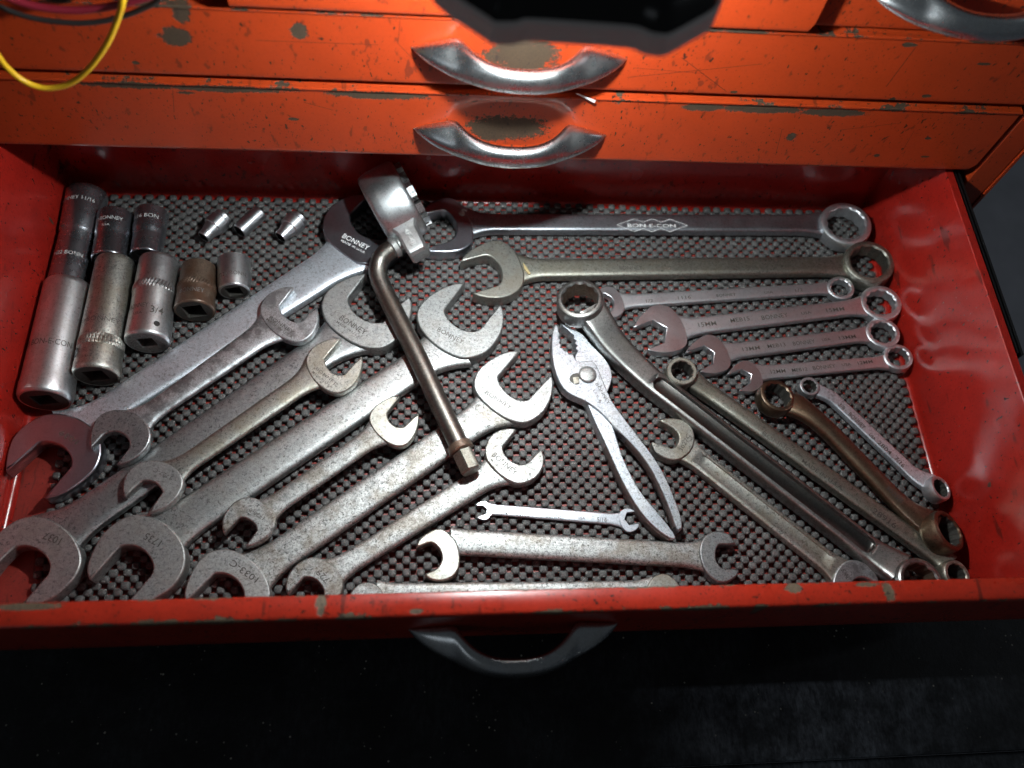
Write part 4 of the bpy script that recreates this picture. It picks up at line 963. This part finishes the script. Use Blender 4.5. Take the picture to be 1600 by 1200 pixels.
# ------------------------------------------------------------------ sockets lying along the left wall
def socket(label, A, B, ra, rb, mat, prof=None, drive=0.42, knurl=None, marks=(), base=MT, holes=(), drot=0.15, bore='bore', seg=64, xmin=None, group=None, name='socket'):
    """A = far end centre, B = near (square drive) end centre, photo points at mid height; ra, rb radii in photo pixels"""
    za = base; zb = base
    for _ in range(3):
        cA = onz(A[0], A[1], za); RA = (onz(A[0] + ra, A[1], za) - cA).length; za = base + RA
        cB = onz(B[0], B[1], zb); RB = (onz(B[0] + rb, B[1], zb) - cB).length; zb = base + RB
    if xmin is not None:
        for c_, r_ in ((cA, RA), (cB, RB)):
            if c_.x - r_ < xmin: c_.x = xmin + r_
    ax = cB - cA; L = ax.length; a, s, u = frame(ax)
    root = thing(name, label, 'socket', V((cA.x, cA.y, base)).lerp(V((cB.x, cB.y, base)), 0.5), group)
    pr = prof or [(0.0, 1.0), (1.0, 1.0)]
    def R(t):
        for (t0, m0), (t1, m1) in zip(pr, pr[1:]):
            if t <= t1: k = (t - t0) / max(1e-6, t1 - t0); return (RA + (RB - RA) * t) * (m0 + (m1 - m0) * k)
        return RB * pr[-1][1]
    ts = sorted(set([0.02, 0.05] + [t for t, _ in pr if 0.03 < t < 0.97] + [0.15, 0.3, 0.45, 0.6, 0.75, 0.9, 0.955, 0.975]))
    st = star(R(0) * 0.80, 12, 0.07); sq = square(R(1) * drive, drot)
    P = [(L * 0.45, R(0) * 0.6), (L * 0.45, st), (L * 0.01, st), (0.0, R(0) * 0.86), (0.0, R(0) * 0.95)] + [(t * L, R(t)) for t in ts] + [(L * 0.99, R(1) * 0.975), (L, R(1) * 0.93), (L, R(1) * 0.86)]
    obj('body', lathe(cA, a, P, seg, (True, False)), MAT[mat], root, 35)
    # drive end face with a square hole
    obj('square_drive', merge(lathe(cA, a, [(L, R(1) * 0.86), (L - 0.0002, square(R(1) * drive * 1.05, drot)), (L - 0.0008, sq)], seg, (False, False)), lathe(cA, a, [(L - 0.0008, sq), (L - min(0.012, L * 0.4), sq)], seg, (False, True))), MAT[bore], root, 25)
    if knurl:
        for (k0, k1, slant) in knurl:
            n = 120; Lp = []
            for j in range(7):
                t = k0 + (k1 - k0) * j / 6; l = []
                for k in range(n):
                    th = 2 * PI * k / n; e = math.sin(40 * th + slant * j * 0.9)
                    rr = R(t) * (1.015 + (0.030 * e if 0 < j < 6 else -0.01)); l.append(tuple(cA + a * (t * L) + s * (rr * math.cos(th)) + u * (rr * math.sin(th))))
                Lp.append(l)
            obj('knurled_band', loops(Lp, (False, False)), MAT['nickel' if mat == 'nickel' else mat], root, 30)
    for (tx, t, wd, hh, ang, mt_) in marks:
        lettering3(root, tx, cA, a, u, wd, hh, MAT[mt_], (cA + a * (t * L), a, R(t) * 1.002, s, u, PI / 2 - ang))
    for (t, ang, rh) in holes:
        dirv = s * math.cos(PI / 2 - ang) + u * math.sin(PI / 2 - ang); c = cA + a * (t * L) + dirv * (R(t) * 1.001)
        obj('pin_hole', lathe(c, dirv, [(0.0001, rh), (-0.0001, rh)], 20, (True, True)), MAT['black'], root)
    return root
socket('long dark chrome deep socket with stepped barrel in the back left corner', (137, 303), (102, 452), 31.5, 30, 'chromedark', [(0, 1.03), (0.44, 0.95), (0.47, 0.90), (1, 1.0)],
       marks=[('BONNEY 11/16', 0.18, 0.026, 0.0028, 0.15, 'stamplight'), ('N22 BONN', 0.74, 0.019, 0.0028, -0.1, 'stamplight')], xmin=0.0005, base=0.001)
socket('largest satin deep socket leaning on left wall, end toward the drawer front', (97, 447), (66, 626), 36.5, 42, 'socket', [(0, 1), (0.86, 1.0), (0.9, 1.02), (1, 1.0)], drive=0.40,
       marks=[('N23 BON-E-CON', 0.62, 0.034, 0.004, 0.1, 'stampmid')], xmin=0.0005, base=0.001)
socket('short chrome socket marked O BONN in the back row', (181, 337), (171, 408), 27.5, 28, 'chromedark', [(0, 1.0), (0.45, 0.99), (0.5, 0.95), (1, 1.0)], marks=[('20 BONNEY', 0.30, 0.020, 0.0029, 0.1, 'stamplight'), ('USA', 0.44, 0.005, 0.0016, 0.1, 'stamplight')], bore='black')
socket('short chrome socket marked A16 in the back row', (238, 333), (228, 402), 25.5, 25.5, 'chromedark', [(0, 1.02), (0.5, 1.0), (0.55, 0.94), (1, 0.98)], marks=[('A16 BON', 0.30, 0.018, 0.0029, 0.1, 'stamplight')], bore='black')
socket('yellow-stained deep socket with knurled band near its lower end', (181, 410), (150, 588), 30, 37, 'nickel', [(0, 1), (0.70, 1.0), (0.73, 0.97), (1, 1.0)], drive=0.44, knurl=[(0.715, 0.80, 1.0), (0.7151, 0.7999, -1.0)],
       marks=[('251 BONNEY', 0.62, 0.030, 0.0034, 0.1, 'stampmid')], holes=[(0.86, 0.95, 0.0036)], bore='bore')
socket('satin socket marked 3/4 with knurled ring and pin hole', (249, 409), (230, 536), 31, 35.5, 'socket', [(0, 0.98), (0.36, 0.98), (0.42, 1.0), (0.62, 0.97), (0.8, 1.0), (1, 1.0)], drive=0.36, knurl=[(0.34, 0.44, 1.3)],
       marks=[('BONNEY', 0.70, 0.013, 0.0034, 0.35, 'stampmid'), ('USA', 0.78, 0.006, 0.0018, 0.3, 'stampmid'), ('3/4', 0.76, 0.008, 0.005, -0.55, 'stampdark')], holes=[(0.88, -0.62, 0.0019)], bore='grey')
socket('rusty brown short socket with square drive facing the drawer front', (311, 418), (304, 487), 27, 32, 'rust', [(0, 0.98), (0.45, 0.98), (0.5, 1.0), (0.66, 0.98), (1, 1.0)], drive=0.47, knurl=[(0.44, 0.58, 1.3)],
       marks=[('BONNEY', 0.78, 0.016, 0.0032, 0.0, 'dull')], bore='bore')
socket('small pale socket marked 7T20 at the end of the row', (366, 407), (366, 456), 25.5, 25, 'socket', [(0, 1), (0.7, 1.02), (1, 0.97)], drive=0.46, marks=[('7T20 BONN', 0.72, 0.020, 0.003, 0.0, 'stampmid')], bore='bore')
tiny = [(0, 0.86), (0.12, 0.86), (0.13, 0.74), (0.17, 0.74), (0.18, 1.0), (0.52, 1.02), (0.53, 0.86), (0.80, 0.66), (1, 0.66)]
socket('tiny waisted socket, leftmost of three on the liner', (350, 338), (318, 371), 17.5, 16.5, 'chrome', tiny, drive=0.62, bore='black', seg=40)
socket('tiny plain cylindrical socket between two waisted ones', (407, 332), (374, 362), 13, 13, 'chrome', [(0, 1), (1, 1)], drive=0.62, bore='black', seg=40)
socket('tiny waisted socket, rightmost of three on the liner', (469, 340), (438, 371), 17.5, 16.5, 'chrome', tiny, drive=0.62, bore='black', seg=40)

# ------------------------------------------------------------------ slip-joint pliers
pr_ = thing('slip_joint_pliers', 'nickel slip-joint pliers with toothed jaws and round pivot bolt', 'pliers', onz(950, 640, MT))
zA = MT + 0.0128; zB = MT + 0.0104
def P2s(l, z): return [P2(q, z) for q in l]
hole = [(890, 594), (891, 588), (896, 584), (903, 583), (906, 586), (905, 595), (905, 600), (898, 601)]
A_out = [(868, 505.5), (862.5, 522), (862, 547.5), (864, 566), (869, 585), (877, 602), (887, 613), (900, 620), (917.5, 628), (940, 645), (960, 667), (980, 686), (1000, 708), (1017.5, 733), (1035, 767.5), (1047.5, 797.5), (1056, 822), (1061, 830), (1066, 826), (1065, 810),
         (1055, 780), (1040, 745), (1022.5, 715), (1000, 685), (975, 652.5), (960, 632.5), (947.5, 607.5), (937.5, 582.5), (931, 569), (924, 563)]
A_in = [(915, 564), (903, 565), (898, 559.5), (896, 553.5), (889.5, 553), (887, 549), (882, 548), (880, 544), (876, 543), (877, 538), (874.5, 536), (876, 531), (873.5, 528), (875, 522), (873, 518), (872, 511)]
o2 = relax(cr(P2s(A_out[:18], zA), 4), 2) + relax(cr(P2s(A_out[18:], zA), 4), 2)
def plier_z(p): return zA
a_ = obj('front_half', prism(o2 + P2s(A_in, zA), zA - 0.0088, zA, 0.0006), MAT['plier'], pr_, 45)
obj('joint_slot', prism(relax(cr(P2s(hole, zA), 3, True), 1), zA - 0.0002, zA + 0.00012, 0.00005), MAT['bore'], a_)
obj('slot_bolt_flat', prism(P2s([(895, 590), (904, 589), (904, 598), (897, 600)], zA), zA, zA + 0.0003, 0.0001), MAT['nickel'], a_)
B_poly = [(876, 505), (885, 508.5), (900, 516), (912, 523.5), (921, 535), (930, 544.5), (943.5, 558), (952.5, 571.5), (956, 583.5), (956, 594), (951, 608), (946, 620), (940, 632), (938, 642), (950, 655), (960, 672.5), (970, 707.5), (982.5, 735), (1000, 767.5), (1025, 797.5), (1047.5, 825), (1056, 839), (1050, 842), (1025, 826), (1000, 798.5), (980, 766), (962.5, 731), (947.5, 696), (930, 660), (917.5, 630),
          (905, 600), (899, 575), (898.5, 556)]
B_teeth = [(903, 548), (899, 544), (902, 540), (898, 536), (901, 532), (896, 529), (897, 523.5), (892, 520), (886, 514), (879, 509)]
b_ = obj('rear_half', prism(relax(cr(P2s(B_poly, zB), 4), 3) + P2s(B_teeth, zB), MT, zB, 0.0005), MAT['plier'], pr_, 45)
# diamond-pattern grips: dark ribbed outer edges of both handles
def edgeband(pts, z0, z1, parent, off):
    q = relax(cr([P2(p, z1) for p in pts], 8), 2); L = []
    for i, c in enumerate(q):
        t = (q[min(i + 1, len(q) - 1)] - q[max(i - 1, 0)]).normalized(); nrm = V((t.y, -t.x)) * off
        e = 1.0 + 0.35 * math.sin(i * 2.4)
        L.append([(c.x, c.y, z1 - 0.0006), (c.x + nrm.x * e, c.y + nrm.y * e, z1 - 0.0016), (c.x + nrm.x * (2 - e), c.y + nrm.y * (2 - e), (z0 + z1) / 2), (c.x + nrm.x * e, c.y + nrm.y * e, z0 + 0.001), (c.x, c.y, z0)])
    return obj('ribbed_grip', loops(L, (False, False), False), MAT['grip'], parent, 60)
edgeband([(947.5, 696), (962.5, 731), (980, 766), (1000, 798.5), (1025, 826), (1048, 841)], MT, zB, b_, 0.0007)
edgeband([(980, 686), (1000, 708), (1017.5, 733), (1035, 767.5), (1047.5, 797.5), (1056, 822)], zA - 0.0088, zA, a_, 0.0007)
c = onz(918.5, 584, zA + 0.002); rr = (onz(932.5, 584, zA + 0.002) - c).length
obj('pivot_bolt', lathe(c, V((0, 0, 1)), [(-0.008, rr * 0.96), (-0.0012, rr), (-0.0004, rr * 0.97), (0.0002, rr * 0.85), (0.0005, rr * 0.5), (0.0006, rr * 0.1)], 40), MAT['greyface'], pr_, 40)
lettering(pr_, 'BONNEY', (930, 600), (950, 632), zA, MAT['stampmid'], .002); lettering(pr_, 'U.S.A.', (926, 610), (938, 632), zA, MAT['stampmid'], .0016)

# ------------------------------------------------------------------ bent hex-drive bar and the crowfoot head it plugs into
bar = thing('bent_bar', 'bent brown steel bar with hexagonal tip lying across the big wrenches', 'bent bar', onz(650, 560, MT + 0.011))
rb = 0.0062
bp = [(622, 383, 0.031), (612, 389, 0.030), (602, 396, 0.0285), (594, 406, 0.0265), (590.5, 420, 0.0245), (593, 437, 0.0228), (603, 460, 0.0215), (620, 494, 0.0208), (640, 533, 0.0205), (662, 578, 0.0203), (686, 630, 0.0201), (708, 676, 0.0200), (718, 697, 0.0200)]
path = cr([onz(*q) for q in bp], 5)
shaft = obj('shaft', tube(path, rb, 22), MAT['barsteel'], bar, 60)
ax = (path[-1] - path[-3]).normalized(); e0 = path[-1]
obj('collar', lathe(e0, ax, [(-0.0018, rb * 1.0), (-0.0012, rb * 1.22), (0.0032, rb * 1.30), (0.0042, rb * 1.18), (0.0046, rb * 0.9)], 32), MAT['rust'], bar, 40)
def hexf(r_):
    return lambda th: r_ * math.cos(PI / 6) / math.cos(((th + PI / 6 + 0.30) % (PI / 3)) - PI / 6)
obj('hex_tip', lathe(e0, ax, [(0.004, hexf(rb * 1.12)), (0.0172, hexf(rb * 1.12)), (0.0182, hexf(rb * 0.98))], 48), MAT['olive'], bar, 30)
ax0 = (path[0] - path[3]).normalized()
obj('ring_groove_collar', lathe(path[4], ax0, [(-0.001, rb * 1.0), (0.0, rb * 1.18), (0.003, rb * 1.22), (0.0042, rb * 0.95), (0.0052, rb * 0.95), (0.0058, rb * 1.12), (0.009, rb * 1.08)], 32), MAT['greyface'], bar, 40)

cf = thing('crowfoot_head', 'upright satin crowfoot ring head with splined collar, against the back wall', 'crowfoot', onz(622, 360, MT))
phi = math.radians(24); axc = V((math.cos(phi), math.sin(phi), 0.30)).normalized()
C0 = V((0.2225, 0.2775, 0.0325)); RO = 0.0275
w2 = 0.0135
def ringprof(th): return RO
body = [(-w2 * 0.98, RO * 0.72), (-w2, RO * 0.80), (-w2 * 0.985, RO * 0.88), (-w2 * 0.92, RO * 0.94), (-w2 * 0.76, RO * 0.98), (-w2 * 0.4, RO), (w2 * 0.3, RO), (w2 * 0.72, RO * 0.985), (w2 * 0.9, RO * 0.955), (w2 * 0.98, RO * 0.91), (w2, RO * 0.82), (w2 * 0.9, RO * 0.72)]
obj('ring_body', lathe(C0, axc, body, 72, (False, False)), MAT['socket'], cf, 40)
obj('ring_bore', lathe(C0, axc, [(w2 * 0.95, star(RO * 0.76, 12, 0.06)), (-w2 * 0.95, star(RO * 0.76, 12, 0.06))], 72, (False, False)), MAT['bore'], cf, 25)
a_, s_, u_ = frame(axc)
for k in range(12):                                               # castellated collar, one block after another
    th0 = 2 * PI * k / 12; dth = 0.30; L = []
    for r_ in (RO * 0.70, RO * 0.84):
        for tz in (w2 * 0.9, w2 + 0.0042):
            L.append([tuple(C0 + a_ * tz + s_ * (r_ * math.cos(th0 + q)) + u_ * (r_ * math.sin(th0 + q))) for q in (-dth / 2, dth / 2)])
    v = [p for l in L for p in l]
    obj('spline_tooth', (v, [(0, 1, 3, 2), (4, 6, 7, 5), (2, 3, 7, 6), (0, 4, 5, 1), (0, 2, 6, 4), (1, 5, 7, 3)]), MAT['dull'], cf)
# square drive boss pointing to the front
dd = V((math.sin(phi), -math.cos(phi), -0.05)).normalized(); uu = axc.cross(dd) * -1.0
if uu.z < 0: uu = -uu
L = []
for (t, hw, hh) in ((0.018, 0.0110, 0.0105), (0.0245, 0.0092, 0.0098), (0.0275, 0.0076, 0.0092), (0.030, 0.0070, 0.0088), (0.0425, 0.0069, 0.0088), (0.0452, 0.0063, 0.0078), (0.0464, 0.0048, 0.0055)):
    c = C0 + dd * t + V((0, 0, 0.0035)); ch = 0.0017
    L.append([tuple(c + axc * x + uu * z) for x, z in ((-hw + ch, -hh), (hw - ch, -hh), (hw, -hh + ch), (hw, hh - ch), (hw - ch, hh), (-hw + ch, hh), (-hw, hh - ch), (-hw, -hh + ch))])
bs = obj('drive_boss', loops(L), MAT['socket'], cf, 25)
lettering3(cf, '4F-48', C0 + dd * 0.0290 + uu * 0.0096 + V((0, 0, 0.0040)) - axc * 0.002, dd, axc, 0.013, 0.0036, MAT['stamplight'])

# ------------------------------------------------------------------ black work light over the drawer (it throws the light)
lamp = thing('work_light', 'glossy black work light hanging over the drawer at the top edge', 'work light', V((LAMP.x, LAMP.y, 0.295)))
zl0, zl1 = 0.2960, 0.3045
lo_px = [(672, -20), (676, 8), (700, 28), (758, 66), (768, 74), (803, 74), (818, 68), (984, 79), (1008, 90), (1036, 93), (1108, 52), (1123, 20), (1120, -10)]
lo2 = [P2(q, zl0) for q in lo_px]
back = [V((0.352, 0.270)), V((0.330, 0.292)), V((0.262, 0.292)), V((0.240, 0.270))]
lo2 = lo2 + back
def soften(p, k, it):
    n = len(p); q = [p[i].lerp(p[(i + 1) % n], j / k) for i in range(n) for j in range(k)]
    for _ in range(it): q = [q[i] * 0.5 + (q[i - 1] + q[(i + 1) % len(q)]) * 0.25 for i in range(len(q))]
    return q
lo2 = soften(lo2, 8, 3)
if area2(lo2) < 0: lo2 = lo2[::-1]
L = []
for z, i in ((zl0, 0.0015), (zl0 + 0.001, 0.0), (zl1, 0.0), (zl1 + 0.0012, 0.0009)):
    L.append([(v.x, v.y, z) for v in (inset(lo2, i) if i else lo2)])
rim = obj('rim', loops(L), MAT['lampgrey'], lamp, 35)
L = []
for z, i in ((zl1 + 0.0012, 0.0010), (zl1 + 0.004, 0.0016), (zl1 + 0.0085, 0.0042), (zl1 + 0.0105, 0.0068), (zl1 + 0.011, 0.0095), (zl1 + 0.0135, 0.0115), (zl1 + 0.0145, 0.0140)):
    L.append([(v.x, v.y, z) for v in inset(lo2, i)])
obj('housing', loops(L), MAT['lampblack'], lamp, 50)
obj('lamp_lens', box(LAMP.x - 0.012, LAMP.x + 0.012, LAMP.y - 0.008, LAMP.y + 0.008, zl0 - 0.0012, zl0 - 0.0002, 0.0004), MAT['led'], lamp)
obj('support_arm', tube([V((0.296, 0.268, 0.306)), V((0.296, 0.285, 0.335)), V((0.296, 0.30, 0.40)), V((0.296, 0.33, 0.4225))], 0.005, 12), MAT['lampblack'], lamp)

# ------------------------------------------------------------------ cables looped at the top left, scrap of plastic
def cable(name, label, px, r_, mat, Y):
    o = tube(cr([ony(x, y, Y + dy) for x, y, dy in px], 8), r_, 14)
    return tag(obj(name, o, MAT[mat], None, 60), label, 'cable')
cable('yellow_cable', 'thin yellow cable looping down in the top left corner', [(-30, 40, 0.0), (-12, 72, 0), (8, 102, 0), (38, 127, 0), (73, 138, 0), (110, 130, 0), (140, 106, 0), (166, 70, 0), (183, 32, 0), (194, -10, 0), (205, -90, 0.02)], 0.00135, 'yellow', YF - 0.040)
cable('black_cable', 'thin black cable sagging behind the yellow one', [(-60, -40, 0), (-20, -2, 0), (20, 19, 0), (60, 30, 0), (100, 35, 0), (140, 35.5, 0), (180, 29, 0), (220, 15, 0), (252, -4, 0), (285, -50, 0)], 0.00125, 'cableblack', YF - 0.026)
cable('maroon_cable', 'thick maroon cable at the very top left edge', [(-40, -60, 0), (0, -12, 0), (40, 6, 0), (80, 14, 0), (120, 16, 0), (160, 12, 0), (205, 2, 0), (250, -12, 0), (290, -40, 0)], 0.0018, 'cablered', YF - 0.018)
q = [ony(x, y, YF - 0.004) for x, y in ((899, 146), (904, 146), (931, 157), (929, 161))]
tag(obj('plastic_sliver', ([tuple(v) for v in q] + [tuple(v + V((0, 0.0004, -0.0003))) for v in q], [(0, 1, 2, 3), (7, 6, 5, 4), (0, 4, 5, 1), (1, 5, 6, 2), (2, 6, 7, 3), (3, 7, 4, 0)]), MAT['white']), 'white sliver of plastic caught in the drawer gap', 'scrap')
